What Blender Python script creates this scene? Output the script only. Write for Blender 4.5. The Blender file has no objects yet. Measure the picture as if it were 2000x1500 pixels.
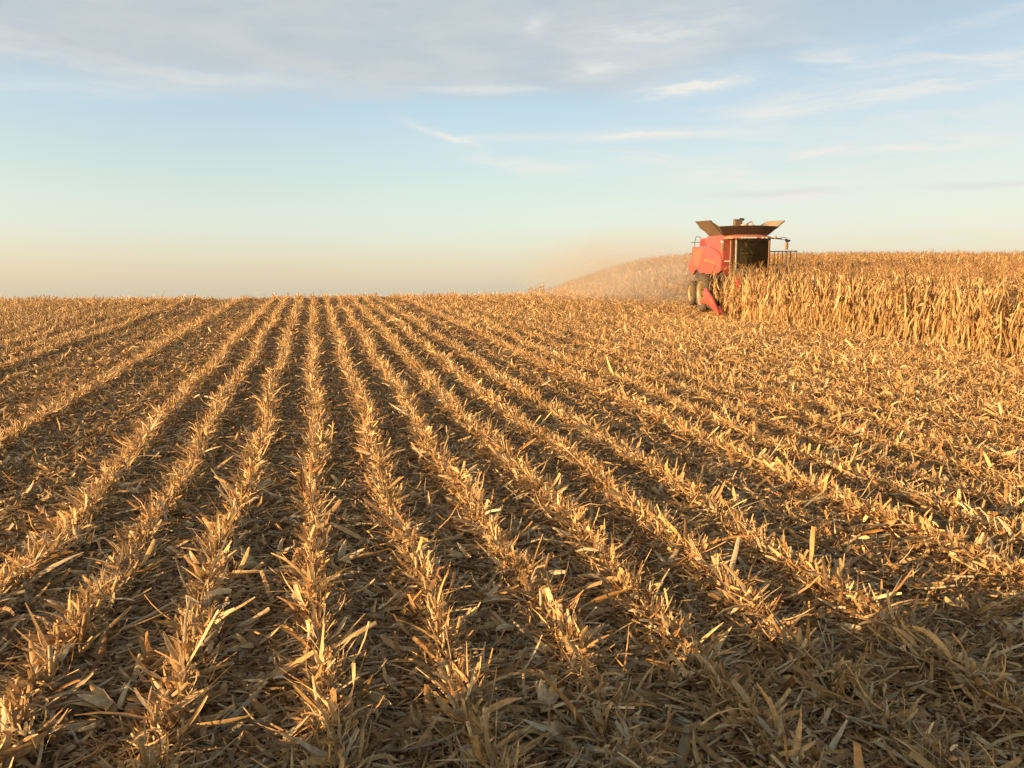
import bpy, bmesh, math, random
import numpy as np
from mathutils import Vector, Matrix

scene = bpy.context.scene
col = scene.collection
R = math.radians
rng = np.random.default_rng(7)
random.seed(7)

# ------------------------------------------------------------------ camera
FPX, CX, CY, HZ = 1729.0, 1000.0, 750.0, 585.0       # focal length etc. in pixels of the 2000x1500 photograph
EYE = 2.6
YAW, PITCH = R(12.63), math.atan((CY - HZ) / FPX)
cd = bpy.data.cameras.new("camera")
cam = bpy.data.objects.new("camera", cd)
col.objects.link(cam)
cd.sensor_width = 36.0
cd.lens = 36.0 * FPX / 2000.0
cd.clip_start, cd.clip_end = 0.1, 9000.0
cam.location = (0, 0, EYE)
cam.rotation_euler = (R(90) - PITCH, 0, -YAW)
scene.camera = cam
_f = np.array([math.sin(YAW) * math.cos(PITCH), math.cos(YAW) * math.cos(PITCH), -math.sin(PITCH)])
_r = np.array([math.cos(YAW), -math.sin(YAW), 0.0])
_u = np.cross(_r, _f)

def view(x, y, z):
    """depth and photo pixel of world points"""
    v = np.stack([x, y, np.asarray(z) - EYE], -1)
    d = v @ _f
    dd = np.where(np.abs(d) < 1e-6, 1e-6, d)
    return d, CX + FPX * (v @ _r) / dd, CY - FPX * (v @ _u) / dd

# ------------------------------------------------------------------ sky, sun, exposure
SUN_EL, SUN_AZ = R(7.0), R(11.0)                     # light travels 11 degrees ahead of +X
world = bpy.data.worlds.new("World")
scene.world = world
world.use_nodes = True
wt = world.node_tree
bg = wt.nodes["Background"]
bg.inputs[1].default_value = 0.1

def wn(kind, **kw):
    n = wt.nodes.new(kind)
    for k, v in kw.items():
        setattr(n, k, v)
    return n

def wm(op, a, b=None, c=None, clamp=False):
    n = wn("ShaderNodeMath", operation=op)
    n.use_clamp = clamp
    for i, v in enumerate((a, b, c)):
        if v is None:
            continue
        if isinstance(v, (int, float)):
            n.inputs[i].default_value = v
        else:
            wt.links.new(v, n.inputs[i])
    return n.outputs[0]

def ramp(v, a, b):
    n = wn("ShaderNodeMapRange", interpolation_type="SMOOTHSTEP")
    wt.links.new(v, n.inputs[0])
    n.inputs[1].default_value, n.inputs[2].default_value = a, b
    return n.outputs[0]

sky = wn("ShaderNodeTexSky", sky_type="NISHITA")
sky.sun_disc = False
sky.sun_elevation = SUN_EL
sky.sun_rotation = R(270) - SUN_AZ
sky.air_density, sky.dust_density, sky.ozone_density = 1.0, 2.0, 1.0
tc = wn("ShaderNodeTexCoord")
sep = wn("ShaderNodeSeparateXYZ")
wt.links.new(tc.outputs["Generated"], sep.inputs[0])
dx, dy, dz = sep.outputs
az = wm("MULTIPLY", wm("ARCTAN2", dx, dy), 57.2958)           # degrees, clockwise from +Y
el = wm("MULTIPLY", wm("ARCSINE", dz), 57.2958)

def wnoise(vec, scale, detail=6.0, rough=0.6, dist=0.0):
    n = wn("ShaderNodeTexNoise")
    n.inputs["Scale"].default_value = scale
    n.inputs["Detail"].default_value = detail
    n.inputs["Roughness"].default_value = rough
    n.inputs["Distortion"].default_value = dist
    wt.links.new(vec, n.inputs["Vector"])
    return n.outputs["Fac"]

def wvec(x, y, z=0.0):
    n = wn("ShaderNodeCombineXYZ")
    for i, v in enumerate((x, y, z)):
        if isinstance(v, (int, float)):
            n.inputs[i].default_value = v
        else:
            wt.links.new(v, n.inputs[i])
    return n.outputs[0]

def wmix(fac, a, b):
    n = wn("ShaderNodeMix", data_type="RGBA")
    wt.links.new(fac, n.inputs[0])
    for s, v in ((6, a), (7, b)):
        if isinstance(v, tuple):
            n.inputs[s].default_value = (*v, 1)
        else:
            wt.links.new(v, n.inputs[s])
    return n.outputs[2]

warp = wm("SUBTRACT", wnoise(wvec(wm("MULTIPLY", az, 0.12), wm("MULTIPLY", el, 0.4)), 1.0, 5.0), 0.5)
elw = wm("MULTIPLY_ADD", warp, 2.6, el)
azw = wm("MULTIPLY_ADD", warp, 9.0, az)
base = sky.outputs[0]
# pale warm band of dusty air low over the fields
hz = wm("POWER", 2.718, wm("MULTIPLY", wm("MAXIMUM", el, 0.0), -0.34))
hzc = wn("ShaderNodeMix", data_type="RGBA", blend_type="ADD")
wt.links.new(hz, hzc.inputs[0]); wt.links.new(base, hzc.inputs[6])
hzc.inputs[7].default_value = (0.70, 0.62, 0.62, 1)
base = hzc.outputs[2]
hz2 = wm("POWER", 2.718, wm("MULTIPLY", wm("POWER", wm("MULTIPLY", wm("MAXIMUM", el, 0.0), 0.46), 2.0), -1.0))
hzd = wn("ShaderNodeMix", data_type="RGBA", blend_type="ADD")
wt.links.new(hz2, hzd.inputs[0]); wt.links.new(base, hzd.inputs[6])
hzd.inputs[7].default_value = (0.62, 0.62, 0.36, 1)
base = hzd.outputs[2]
hz3 = wm("POWER", 2.718, wm("MULTIPLY", wm("POWER", wm("MULTIPLY", wm("SUBTRACT", el, 3.6), 0.36), 2.0), -1.0))
hze = wn("ShaderNodeMix", data_type="RGBA", blend_type="ADD")
wt.links.new(hz3, hze.inputs[0]); wt.links.new(base, hze.inputs[6])
hze.inputs[7].default_value = (0.04, 0.09, 0.46, 1)
base = hze.outputs[2]
hz4 = wm("POWER", 2.718, wm("MULTIPLY", wm("POWER", wm("MULTIPLY", wm("SUBTRACT", el, 10.5), 0.19), 2.0), -1.0))
hzf = wn("ShaderNodeMix", data_type="RGBA", blend_type="ADD")
wt.links.new(hz4, hzf.inputs[0]); wt.links.new(base, hzf.inputs[6])
hzf.inputs[7].default_value = (0.06, 0.02, 0.20, 1)
base = hzf.outputs[2]
# the sky pales away from the sun
away = wn("ShaderNodeMix", data_type="RGBA", blend_type="MULTIPLY")
wt.links.new(wm("MULTIPLY", ramp(az, 2.0, 46.0), 1.0), away.inputs[0]); wt.links.new(base, away.inputs[6])
away.inputs[7].default_value = (0.80, 0.74, 0.74, 1)
base = away.outputs[2]

def azel(px, py):
    d = (px - CX) / FPX * _r + (CY - py) / FPX * _u + _f
    d = d / np.linalg.norm(d)
    return math.degrees(math.atan2(d[0], d[1])), math.degrees(math.asin(d[2]))

# a sheet of grey-lilac stratus high on the left, its lower edge lit
soft = wnoise(wvec(wm("MULTIPLY", az, 0.055), wm("MULTIPLY", el, 0.17)), 1.0, 7.0, 0.58)
soft2 = wnoise(wvec(wm("MULTIPLY", az, 0.16), wm("MULTIPLY", el, 0.62), 3.0), 1.0, 6.0, 0.6)
edge = wm("ADD", wm("MULTIPLY", wm("MAXIMUM", wm("SUBTRACT", az, 20.0), 0.0), 0.16), 12.7)
above = wm("SUBTRACT", elw, edge)
sheet = wm("MULTIPLY", ramp(above, -1.0, 1.3), ramp(soft, 0.18, 0.46))
sheet = wm("MULTIPLY", sheet, wm("MULTIPLY_ADD", ramp(az, 46.0, 14.0), 0.8, 0.2))
shade = ramp(soft2, 0.3, 0.72)
sheetcol = wmix(shade, (1.56, 1.68, 1.78), (1.84, 1.90, 1.90))
base = wmix(wm("MULTIPLY", sheet, 0.78), base, sheetcol)
rim = wm("MULTIPLY", ramp(above, -1.3, 0.0), ramp(above, 2.0, 0.2))
rim = wm("MULTIPLY", wm("MULTIPLY", rim, ramp(soft2, 0.4, 0.62)), ramp(az, 22.0, 2.0))
base = wmix(wm("MULTIPLY", rim, 0.3), base, (2.0, 1.97, 1.86))

# thin cirrus: separate wisps, each torn by the same stretched noise
fib = wnoise(wvec(wm("MULTIPLY", azw, 0.16), wm("MULTIPLY", elw, 1.5), 9.0), 1.0, 8.0, 0.62)
fibr = ramp(fib, 0.36, 0.66)
wisps = [(1200, 266, 230, 9, 0.0, 1.0), (1345, 172, 75, 16, 0.06, 0.95), (1170, 134, 55, 16, 0.0, 0.55),
         (1730, 291, 140, 7, -0.02, 0.8), (1930, 110, 150, 12, -0.1, 0.4), (1790, 166, 230, 24, 0.06, 0.38),
         (1640, 108, 70, 16, -0.2, 0.5), (870, 262, 75, 10, -0.30, 0.6), (1010, 318, 130, 12, -0.16, 0.6),
         (1270, 318, 130, 16, -0.12, 0.5), (1420, 352, 130, 18, -0.12, 0.55), (1530, 384, 120, 10, 0.1, 0.7),
         (1950, 268, 120, 9, 0.0, 0.5), (1560, 215, 120, 14, 0.05, 0.35), (940, 175, 90, 7, 0.0, 0.6),
         (1045, 52, 26, 16, 0.0, 0.7), (1290, 60, 160, 40, 0.05, 0.5), (1950, 30, 160, 18, 0.2, 0.2),
         (120, 172, 240, 16, 0.04, 0.32), (420, 152, 220, 18, 0.02, 0.28), (60, 90, 120, 24, 0.0, 0.25)]
tot = None
for px, py, hw, hh, sl, st in wisps:
    a0, e0 = azel(px, py)
    sx, sy = math.degrees(hw / FPX), math.degrees(hh / FPX)
    ua = wm("SUBTRACT", azw, a0)
    ve = wm("SUBTRACT", wm("MULTIPLY_ADD", warp, 0.9, el), wm("MULTIPLY_ADD", ua, sl, e0))
    q = wm("ADD", wm("POWER", wm("MULTIPLY", ua, 1 / sx), 2.0), wm("POWER", wm("MULTIPLY", ve, 1 / sy), 2.0))
    g = wm("MULTIPLY", wm("POWER", 2.718, wm("MULTIPLY", q, -1.0)), st)
    tot = g if tot is None else wm("ADD", tot, g)
veil = wm("MULTIPLY", ramp(az, 14.0, 34.0), wm("MULTIPLY", ramp(el, 1.0, 5.0), ramp(el, 17.0, 8.0)))
veil = wm("MULTIPLY", veil, wm("MULTIPLY_ADD", fibr, 0.35, 0.12))
cir = wm("ADD", wm("MULTIPLY", tot, wm("MULTIPLY_ADD", fibr, 0.95, 0.40)), veil)
base = wmix(wm("MULTIPLY", cir, 1.0, clamp=True), base, (2.45, 2.42, 2.28))
# two flat lilac bars low on the right
for px, py, hw, hh in ((1500, 378, 95, 6), (1960, 358, 130, 6)):
    a0, e0 = azel(px, py)
    q = wm("ADD", wm("POWER", wm("MULTIPLY", wm("SUBTRACT", azw, a0), 1 / math.degrees(hw / FPX)), 2.0),
           wm("POWER", wm("MULTIPLY", wm("SUBTRACT", wm("MULTIPLY_ADD", warp, 0.6, el), e0), 1 / math.degrees(hh / FPX)), 2.0))
    base = wmix(wm("MULTIPLY", wm("POWER", 2.718, wm("MULTIPLY", q, -1.0)), 0.3), base, (1.95, 1.80, 1.72))
wt.links.new(base, bg.inputs[0])

sd = bpy.data.lights.new("sun", "SUN")
sd.energy = 4.5
sd.angle = R(0.55)
sd.color = (1.0, 0.63, 0.31)
sun = bpy.data.objects.new("sun", sd)
col.objects.link(sun)
sun_to = Vector((-math.cos(SUN_AZ) * math.cos(SUN_EL), -math.sin(SUN_AZ) * math.cos(SUN_EL), math.sin(SUN_EL)))
sun.rotation_euler = sun_to.to_track_quat("Z", "Y").to_euler()
sun.location = (-40, -10, 30)

scene.view_settings.view_transform = "Standard"
scene.view_settings.look = "None"
scene.view_settings.exposure = 1.8
scene.view_settings.gamma = 1.0
scene.render.engine = "CYCLES"
scene.cycles.use_denoising = True
scene.cycles.max_bounces = 6
scene.cycles.diffuse_bounces = 3
scene.cycles.transparent_max_bounces = 8
scene.cycles.volume_step_rate = 2.0
scene.cycles.volume_bounces = 2

# ------------------------------------------------------------------ materials
def newmat(name):
    m = bpy.data.materials.new(name)
    m.use_nodes = True
    return m, m.node_tree, m.node_tree.nodes["Principled BSDF"]

def mnode(t, kind, **kw):
    n = t.nodes.new(kind)
    for k, v in kw.items():
        setattr(n, k, v)
    return n

def straw_mat(name, transl=0.3, per_object=0.25, gain=1.0):
    """dry maize leaf: per-leaf tint attribute, fibres and blotches, thin and partly translucent"""
    m, t, b = newmat(name)
    L = t.links.new
    at = mnode(t, "ShaderNodeAttribute", attribute_name="tint")
    tcx = mnode(t, "ShaderNodeTexCoord")
    nz = mnode(t, "ShaderNodeTexNoise")
    nz.inputs["Scale"].default_value = 38.0
    nz.inputs["Detail"].default_value = 4.0
    L(tcx.outputs["Object"], nz.inputs["Vector"])
    mr = mnode(t, "ShaderNodeMapRange")
    mr.inputs[1].default_value, mr.inputs[2].default_value = 0.3, 0.7
    mr.inputs[3].default_value, mr.inputs[4].default_value = 0.72 * gain, 1.2 * gain
    L(nz.outputs["Fac"], mr.inputs[0])
    oi = mnode(t, "ShaderNodeObjectInfo")
    mo = mnode(t, "ShaderNodeMapRange")
    mo.inputs[3].default_value, mo.inputs[4].default_value = 1 - per_object, 1 + per_object
    L(oi.outputs["Random"], mo.inputs[0])
    mu = mnode(t, "ShaderNodeMath", operation="MULTIPLY")
    L(mr.outputs[0], mu.inputs[0]); L(mo.outputs[0], mu.inputs[1])
    sc = mnode(t, "ShaderNodeVectorMath", operation="SCALE")
    L(at.outputs["Color"], sc.inputs[0]); L(mu.outputs[0], sc.inputs["Scale"])
    L(sc.outputs[0], b.inputs["Base Color"])
    b.inputs["Roughness"].default_value = 0.55
    b.inputs["Specular IOR Level"].default_value = 0.3
    tr = mnode(t, "ShaderNodeBsdfTranslucent")
    L(sc.outputs[0], tr.inputs[0])
    mx = mnode(t, "ShaderNodeMixShader")
    mx.inputs[0].default_value = transl
    L(b.outputs[0], mx.inputs[1]); L(tr.outputs[0], mx.inputs[2])
    L(mx.outputs[0], t.nodes["Material Output"].inputs["Surface"])
    return m

def painted(name, color, rough=0.4, dust=0.35, dustcol=(0.30, 0.19, 0.10), metal=0.0, spec=0.5, scale=3.0):
    m, t, b = newmat(name)
    L = t.links.new
    tcx = mnode(t, "ShaderNodeTexCoord")
    nz = mnode(t, "ShaderNodeTexNoise")
    nz.inputs["Scale"].default_value = scale
    nz.inputs["Detail"].default_value = 7.0
    nz.inputs["Roughness"].default_value = 0.65
    L(tcx.outputs["Object"], nz.inputs["Vector"])
    mr = mnode(t, "ShaderNodeMapRange")
    mr.inputs[1].default_value, mr.inputs[2].default_value = 0.35, 0.75
    mr.inputs[3].default_value, mr.inputs[4].default_value = dust * 0.35, dust
    L(nz.outputs["Fac"], mr.inputs[0])
    mx = mnode(t, "ShaderNodeMix", data_type="RGBA")
    mx.inputs[6].default_value = (*color, 1)
    mx.inputs[7].default_value = (*dustcol, 1)
    L(mr.outputs[0], mx.inputs[0]); L(mx.outputs[2], b.inputs["Base Color"])
    ra = mnode(t, "ShaderNodeMapRange")
    ra.inputs[3].default_value, ra.inputs[4].default_value = rough, min(1.0, rough + 0.4)
    L(mr.outputs[0], ra.inputs[0]); L(ra.outputs[0], b.inputs["Roughness"])
    b.inputs["Metallic"].default_value = metal
    b.inputs["Specular IOR Level"].default_value = spec
    return m

M = {}
M["litter"] = straw_mat("dry_litter", 0.22, 0.0)
M["stub"] = straw_mat("cut_stub", 0.25, 0.12)
M["corn"] = straw_mat("standing_corn", 0.30, 0.24, 0.9)
M["red"] = painted("red_paint", (0.215, 0.026, 0.022), 0.42, 0.5, (0.195, 0.11, 0.082))
M["red_dark"] = painted("red_frame_front_shade", (0.17, 0.012, 0.012), 0.45, 0.25, (0.16, 0.07, 0.04))  # darker than the body red: front-facing panels carry their shade in the paint
M["red_head"] = painted("red_header_paint", (0.25, 0.02, 0.02), 0.35, 0.3)
M["roof"] = painted("red_roof_paint", (0.42, 0.05, 0.03), 0.5, 0.85, (0.36, 0.2, 0.1))
M["tank"] = painted("dusty_black_plastic", (0.035, 0.028, 0.023), 0.6, 0.7, (0.13, 0.085, 0.048))
M["tank_out"] = painted("dusty_tank_panel", (0.055, 0.036, 0.02), 0.6, 0.8, (0.13, 0.08, 0.04), scale=1.6)
M["maroon"] = painted("maroon_trim", (0.09, 0.022, 0.02), 0.45, 0.3)
M["tank_in"] = painted("dusty_tank_lining", (0.12, 0.09, 0.06), 0.6, 0.8, (0.27, 0.19, 0.11))
M["black"] = painted("black_steel", (0.014, 0.014, 0.014), 0.5, 0.3, (0.12, 0.09, 0.06))
M["rubber"] = painted("tyre_rubber", (0.03, 0.027, 0.024), 0.75, 0.6, (0.125, 0.088, 0.052), spec=0.2)
M["rim"] = painted("rim_paint", (0.14, 0.125, 0.06), 0.4, 0.35, (0.36, 0.24, 0.12))
M["disc"] = painted("wheel_disc_paint", (0.10, 0.052, 0.02), 0.6, 0.6, (0.09, 0.05, 0.022), spec=0.2)
M["decal"] = painted("faded_decal", (0.30, 0.06, 0.028), 0.5, 0.5, (0.24, 0.115, 0.06))
M["decal2"] = painted("yellow_decal", (0.28, 0.09, 0.04), 0.5, 0.5, (0.22, 0.11, 0.055))
M["grey"] = painted("grey_trim", (0.13, 0.15, 0.14), 0.35, 0.3)
M["lamp"] = painted("lamp_lens", (0.75, 0.72, 0.62), 0.15, 0.15)
M["amber"] = painted("amber_lens", (0.7, 0.18, 0.05), 0.25, 0.15)
M["mirror"] = painted("mirror_shell", (0.16, 0.11, 0.07), 0.5, 0.6)
M["grain"] = painted("shelled_corn", (0.55, 0.36, 0.24), 0.7, 0.4, (0.6, 0.42, 0.3))
M["seat"] = painted("seat_cloth", (0.035, 0.03, 0.028), 0.8, 0.2)
M["skin"] = painted("skin", (0.42, 0.22, 0.14), 0.55, 0.05)
M["shirt"] = painted("green_shirt_cloth", (0.06, 0.09, 0.045), 0.85, 0.1)
M["cap"] = painted("cap_cloth", (0.08, 0.07, 0.05), 0.85, 0.1)
M["truck"] = painted("white_truck_paint", (0.6, 0.6, 0.58), 0.3, 0.3)

gl, t, b = newmat("tinted_glass")
gz = mnode(t, "ShaderNodeBsdfGlossy"); gz.inputs["Roughness"].default_value = 0.04
gt = mnode(t, "ShaderNodeBsdfTransparent"); gt.inputs[0].default_value = (0.62, 0.64, 0.58, 1)
fr = mnode(t, "ShaderNodeFresnel"); fr.inputs[0].default_value = 1.45
mx = mnode(t, "ShaderNodeMixShader")
df = mnode(t, "ShaderNodeBsdfDiffuse"); df.inputs[0].default_value = (0.30, 0.21, 0.12, 1)
md = mnode(t, "ShaderNodeMixShader"); md.inputs[0].default_value = 0.028
t.links.new(mx.outputs[0], md.inputs[1]); t.links.new(df.outputs[0], md.inputs[2])
t.links.new(fr.outputs[0], mx.inputs[0]); t.links.new(gt.outputs[0], mx.inputs[1]); t.links.new(gz.outputs[0], mx.inputs[2])
t.links.new(md.outputs[0], t.nodes["Material Output"].inputs["Surface"])
M["glass"] = gl

so, t, b = newmat("field_soil")
L = t.links.new
tcx = mnode(t, "ShaderNodeTexCoord")
n1 = mnode(t, "ShaderNodeTexNoise"); n1.inputs["Scale"].default_value = 9.0; n1.inputs["Detail"].default_value = 8.0
n2 = mnode(t, "ShaderNodeTexNoise"); n2.inputs["Scale"].default_value = 0.35; n2.inputs["Detail"].default_value = 3.0
L(tcx.outputs["Object"], n1.inputs["Vector"]); L(tcx.outputs["Object"], n2.inputs["Vector"])
cr = mnode(t, "ShaderNodeValToRGB")
cr.color_ramp.elements[0].position = 0.32; cr.color_ramp.elements[0].color = (0.045, 0.028, 0.016, 1)
cr.color_ramp.elements[1].position = 0.72; cr.color_ramp.elements[1].color = (0.20, 0.125, 0.06, 1)
ad = mnode(t, "ShaderNodeMath", operation="MULTIPLY_ADD"); ad.inputs[1].default_value = 0.35
L(n2.outputs["Fac"], ad.inputs[0]); 
sb = mnode(t, "ShaderNodeMath", operation="SUBTRACT"); sb.inputs[1].default_value = 0.17
L(n1.outputs["Fac"], sb.inputs[0]); L(sb.outputs[0], ad.inputs[2])
L(ad.outputs[0], cr.inputs[0]); L(cr.outputs[0], b.inputs["Base Color"])
bp = mnode(t, "ShaderNodeBump"); bp.inputs["Strength"].default_value = 0.8; bp.inputs["Distance"].default_value = 0.05
L(n1.outputs["Fac"], bp.inputs["Height"]); L(bp.outputs[0], b.inputs["Normal"])
b.inputs["Roughness"].default_value = 0.95
M["soil"] = so

# ------------------------------------------------------------------ the ground
SLOPE, TILT = 0.04732, 0.0106

def sstep(a, b, x):
    t = np.clip((np.asarray(x, float) - a) / (b - a), 0, 1)
    return t * t * (3 - 2 * t)

def ground(x, y):
    x = np.asarray(x, float); y = np.asarray(y, float)
    z = SLOPE * np.clip(y, -60, None) + TILT * np.clip(x, -30, 90)
    z = z + 0.62 * sstep(22, 42, x) * sstep(20, 60, y)
    y0 = 50.6 + 44.9 * sstep(23, 46, x)
    d = np.clip(y - y0, 0, None)
    k = 0.0029 - 0.0008 * sstep(8, 18, x)
    dm = 26.0
    z = z - np.where(d < dm, k * d * d, k * dm * dm + 2 * k * dm * (d - dm))
    z = z - 0.14 * np.exp(-((x - 18.0) ** 2 + (y - 38.5) ** 2) / 60.0)
    z = z + 0.03 * np.sin(x * 0.31 + 1.0) * np.sin(y * 0.23) + 0.02 * np.sin(x * 0.9 + y * 0.5)
    far = sstep(120, 320, np.hypot(x, y))
    return np.maximum(z, -9.0) * (1 - far) + (-9.0) * far

def tag(o, label=None, cat=None, group=None, kind=None):
    if label: o["label"] = label
    if cat: o["category"] = cat
    if group: o["group"] = group
    if kind: o["kind"] = kind
    return o

def link(name, me, mat=None, parent=None):
    o = bpy.data.objects.new(name, me)
    col.objects.link(o)
    if mat is not None:
        me.materials.append(mat)
    if parent is not None:
        o.parent = parent
    return o

def mesh_np(name, V, F, tint=None, smooth=True):
    """mesh from arrays; F is (n,4) quads or a list of such arrays / (n,3)"""
    me = bpy.data.meshes.new(name)
    V = np.ascontiguousarray(V, np.float32)
    Fs = F if isinstance(F, list) else [F]
    loops = np.concatenate([f.reshape(-1) for f in Fs]).astype(np.int32)
    sizes = np.concatenate([np.full(len(f), f.shape[1], np.int32) for f in Fs])
    starts = np.concatenate([[0], np.cumsum(sizes)[:-1]]).astype(np.int32)
    me.vertices.add(len(V)); me.vertices.foreach_set("co", V.ravel())
    me.loops.add(len(loops)); me.loops.foreach_set("vertex_index", loops)
    me.polygons.add(len(sizes)); me.polygons.foreach_set("loop_start", starts)
    me.polygons.foreach_set("loop_total", sizes)
    me.polygons.foreach_set("use_smooth", np.full(len(sizes), smooth, bool))
    if tint is not None:
        a = me.attributes.new("tint", "FLOAT_COLOR", "POINT")
        c = np.ones((len(V), 4), np.float32); c[:, :3] = tint
        a.data.foreach_set("color", c.ravel())
    me.update(calc_edges=True)
    return me

gx = np.concatenate([-np.geomspace(3000, 60, 22), np.linspace(-56, 120, 200), np.geomspace(126, 3000, 22)])
gy = np.concatenate([-np.geomspace(2000, 14, 18), np.linspace(-12, 130, 240), np.geomspace(134, 3600, 22)])
GX, GY = np.meshgrid(gx, gy)
GV = np.stack([GX, GY, ground(GX, GY)], -1).reshape(-1, 3)
ii = np.arange(len(gx) * len(gy)).reshape(len(gy), len(gx))
GF = np.stack([ii[:-1, :-1], ii[:-1, 1:], ii[1:, 1:], ii[1:, :-1]], -1).reshape(-1, 4)
tag(link("field_ground", mesh_np("field_ground", GV, GF), M["soil"]), kind="structure")

# ------------------------------------------------------------------ leaf strips and tubes as arrays
PAL = np.array([[0.49, 0.345, 0.165], [0.44, 0.275, 0.11], [0.53, 0.395, 0.21], [0.37, 0.215, 0.082],
                [0.26, 0.14, 0.055], [0.37, 0.295, 0.175], [0.47, 0.305, 0.125], [0.31, 0.25, 0.155]]) * 1.07

def tints(n, w=(3, 4, 2, 3, 2, 1.5, 3, 1), jit=0.14, r=None):
    r = r or rng
    w = np.array(w, float); w /= w.sum()
    c = PAL[r.choice(len(PAL), n, p=w)]
    return c * (1 + r.normal(0, jit, (n, 1))).clip(0.55, 1.5)

def strips(P, azi, ele, Ln, W, curl, side, tw0, tw1, segs, tint, cup=0.0, tip=4.0, bp=1.0, emin=-9.0, blunt=0.0):
    """ribbons: base point, heading, elevation, length, width, bend over the length, sideways bend, twist"""
    n = len(P)
    s = np.linspace(0, 1, segs + 1)[None, :]
    e = np.maximum(ele[:, None] + curl[:, None] * s ** bp, emin)
    a = azi[:, None] + side[:, None] * s
    T = np.stack([np.cos(e) * np.cos(a), np.cos(e) * np.sin(a), np.sin(e)], -1)
    step = (T[:, 1:] + T[:, :-1]) * 0.5 * (Ln / segs)[:, None, None]
    C = np.concatenate([np.zeros((n, 1, 3)), np.cumsum(step, 1)], 1) + P[:, None, :]
    B = np.stack([-np.sin(a), np.cos(a), np.zeros_like(a)], -1)
    N = np.cross(T, B)
    tw = tw0[:, None] + tw1[:, None] * s
    Wd = B * np.cos(tw)[..., None] + N * np.sin(tw)[..., None]
    Nn = np.cross(T, Wd)
    bl = rng.uniform(0, blunt, (n, 1)) if blunt else 0.0
    prof = np.minimum(1.0, 0.55 + 2.2 * s) * (1 - (1 - bl) * s ** tip) + 0.04
    hw = (W[:, None] * 0.5 * prof)[..., None]
    if cup:
        rows = np.stack([C - Wd * hw, C + Nn * hw * cup, C + Wd * hw], 2); k = 3
    else:
        rows = np.stack([C - Wd * hw, C + Wd * hw], 2); k = 2
    V = rows.reshape(-1, 3)
    idx = np.arange(n * (segs + 1) * k).reshape(n, segs + 1, k)
    F = np.stack([idx[:, :-1, :-1], idx[:, 1:, :-1], idx[:, 1:, 1:], idx[:, :-1, 1:]], -1).reshape(-1, 4)
    # broken, paler or browner tips belong to each leaf
    tn = np.repeat(tint[:, None, :], segs + 1, 1) * (1 + 0.12 * (s - 0.5))[..., None]
    return V, F, np.repeat(tn.reshape(-1, 3), k, 0)

def tubes(P, azi, ele, Ln, rad, sides, segs, tint, bend=None, taper=0.8, cap=True):
    n = len(P)
    bend = np.zeros(n) if bend is None else bend
    s = np.linspace(0, 1, segs + 1)[None, :]
    e = ele[:, None] + bend[:, None] * s
    a = np.repeat(azi[:, None], segs + 1, 1)
    T = np.stack([np.cos(e) * np.cos(a), np.cos(e) * np.sin(a), np.sin(e)], -1)
    step = (T[:, 1:] + T[:, :-1]) * 0.5 * (Ln / segs)[:, None, None]
    C = np.concatenate([np.zeros((n, 1, 3)), np.cumsum(step, 1)], 1) + P[:, None, :]
    B = np.stack([-np.sin(a), np.cos(a), np.zeros_like(a)], -1)
    N = np.cross(T, B)
    ph = np.linspace(0, 2 * np.pi, sides, endpoint=False)
    rr = (rad[:, None] * (1 - (1 - taper) * s))[..., None, None]
    V = C[:, :, None, :] + rr * (B[:, :, None, :] * np.cos(ph)[None, None, :, None] + N[:, :, None, :] * np.sin(ph)[None, None, :, None])
    idx = np.arange(n * (segs + 1) * sides).reshape(n, segs + 1, sides)
    nx = np.roll(idx, -1, 2)
    F = [np.stack([idx[:, :-1], nx[:, :-1], nx[:, 1:], idx[:, 1:]], -1).reshape(-1, 4)]
    if cap and sides == 4:
        F.append(idx[:, -1, :]); F.append(idx[:, 0, ::-1])
    elif cap and sides == 6:
        for q in (idx[:, -1, :], idx[:, 0, ::-1]):
            F.append(q[:, [0, 1, 2, 3]]); F.append(q[:, [0, 3, 4, 5]])
    F = np.concatenate(F)
    tn = np.repeat(np.repeat(tint[:, None, :], segs + 1, 1).reshape(-1, 3), sides, 0)
    return V.reshape(-1, 3), F, tn

class Pile:
    def __init__(s): s.V, s.F, s.T, s.n = [], [], [], 0
    def add(s, vft):
        V, F, T = vft
        s.V.append(V); s.F.append(F + s.n); s.T.append(T); s.n += len(V)
        return s
    def arrays(s): return np.concatenate(s.V), np.concatenate(s.F), np.concatenate(s.T)
    def build(s, name, mat, parent=None):
        V, F, T = s.arrays()
        return link(name, mesh_np(name, V, F, T), mat, parent)

# ------------------------------------------------------------------ where the rows run
ROW = 0.762
rows = []                                             # (x, strength, name for labels)
for k in range(-3, 30):
    st = 1.0
    if k == 6: st = 0.25
    if k == 9: st = 0.8
    rows.append((k * ROW, st, k))
for i, (x, st) in enumerate(((-3.10, 0.16), (-3.62, 0.14), (-4.15, 1.0), (-4.75, 0.15), (-5.5, 0.2), (-6.15, 0.3), (-6.9, 1.0),
              (-7.65, 0.75), (-8.6, 0.9), (-9.4, 0.8), (-10.15, 0.9))):
    rows.append((x, st, -4 - i))
for i in range(26):
    rows.append((-10.9 - 0.76 * i, 0.85, -15 - i))
rowx = np.array([r[0] for r in rows]); rowst = np.array([r[1] for r in rows])

EDGE = 16.7                                          # left edge of the uncut stand
HX, HY = 19.8, 39.0                                   # combine: point on the ground under its front axle
CYAW = R(8.0)

def row_wander(x, y):
    return 0.05 * np.sin(y * 0.55 + x * 7.0) + 0.03 * np.sin(y * 1.7 + x * 3.0)

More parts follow.
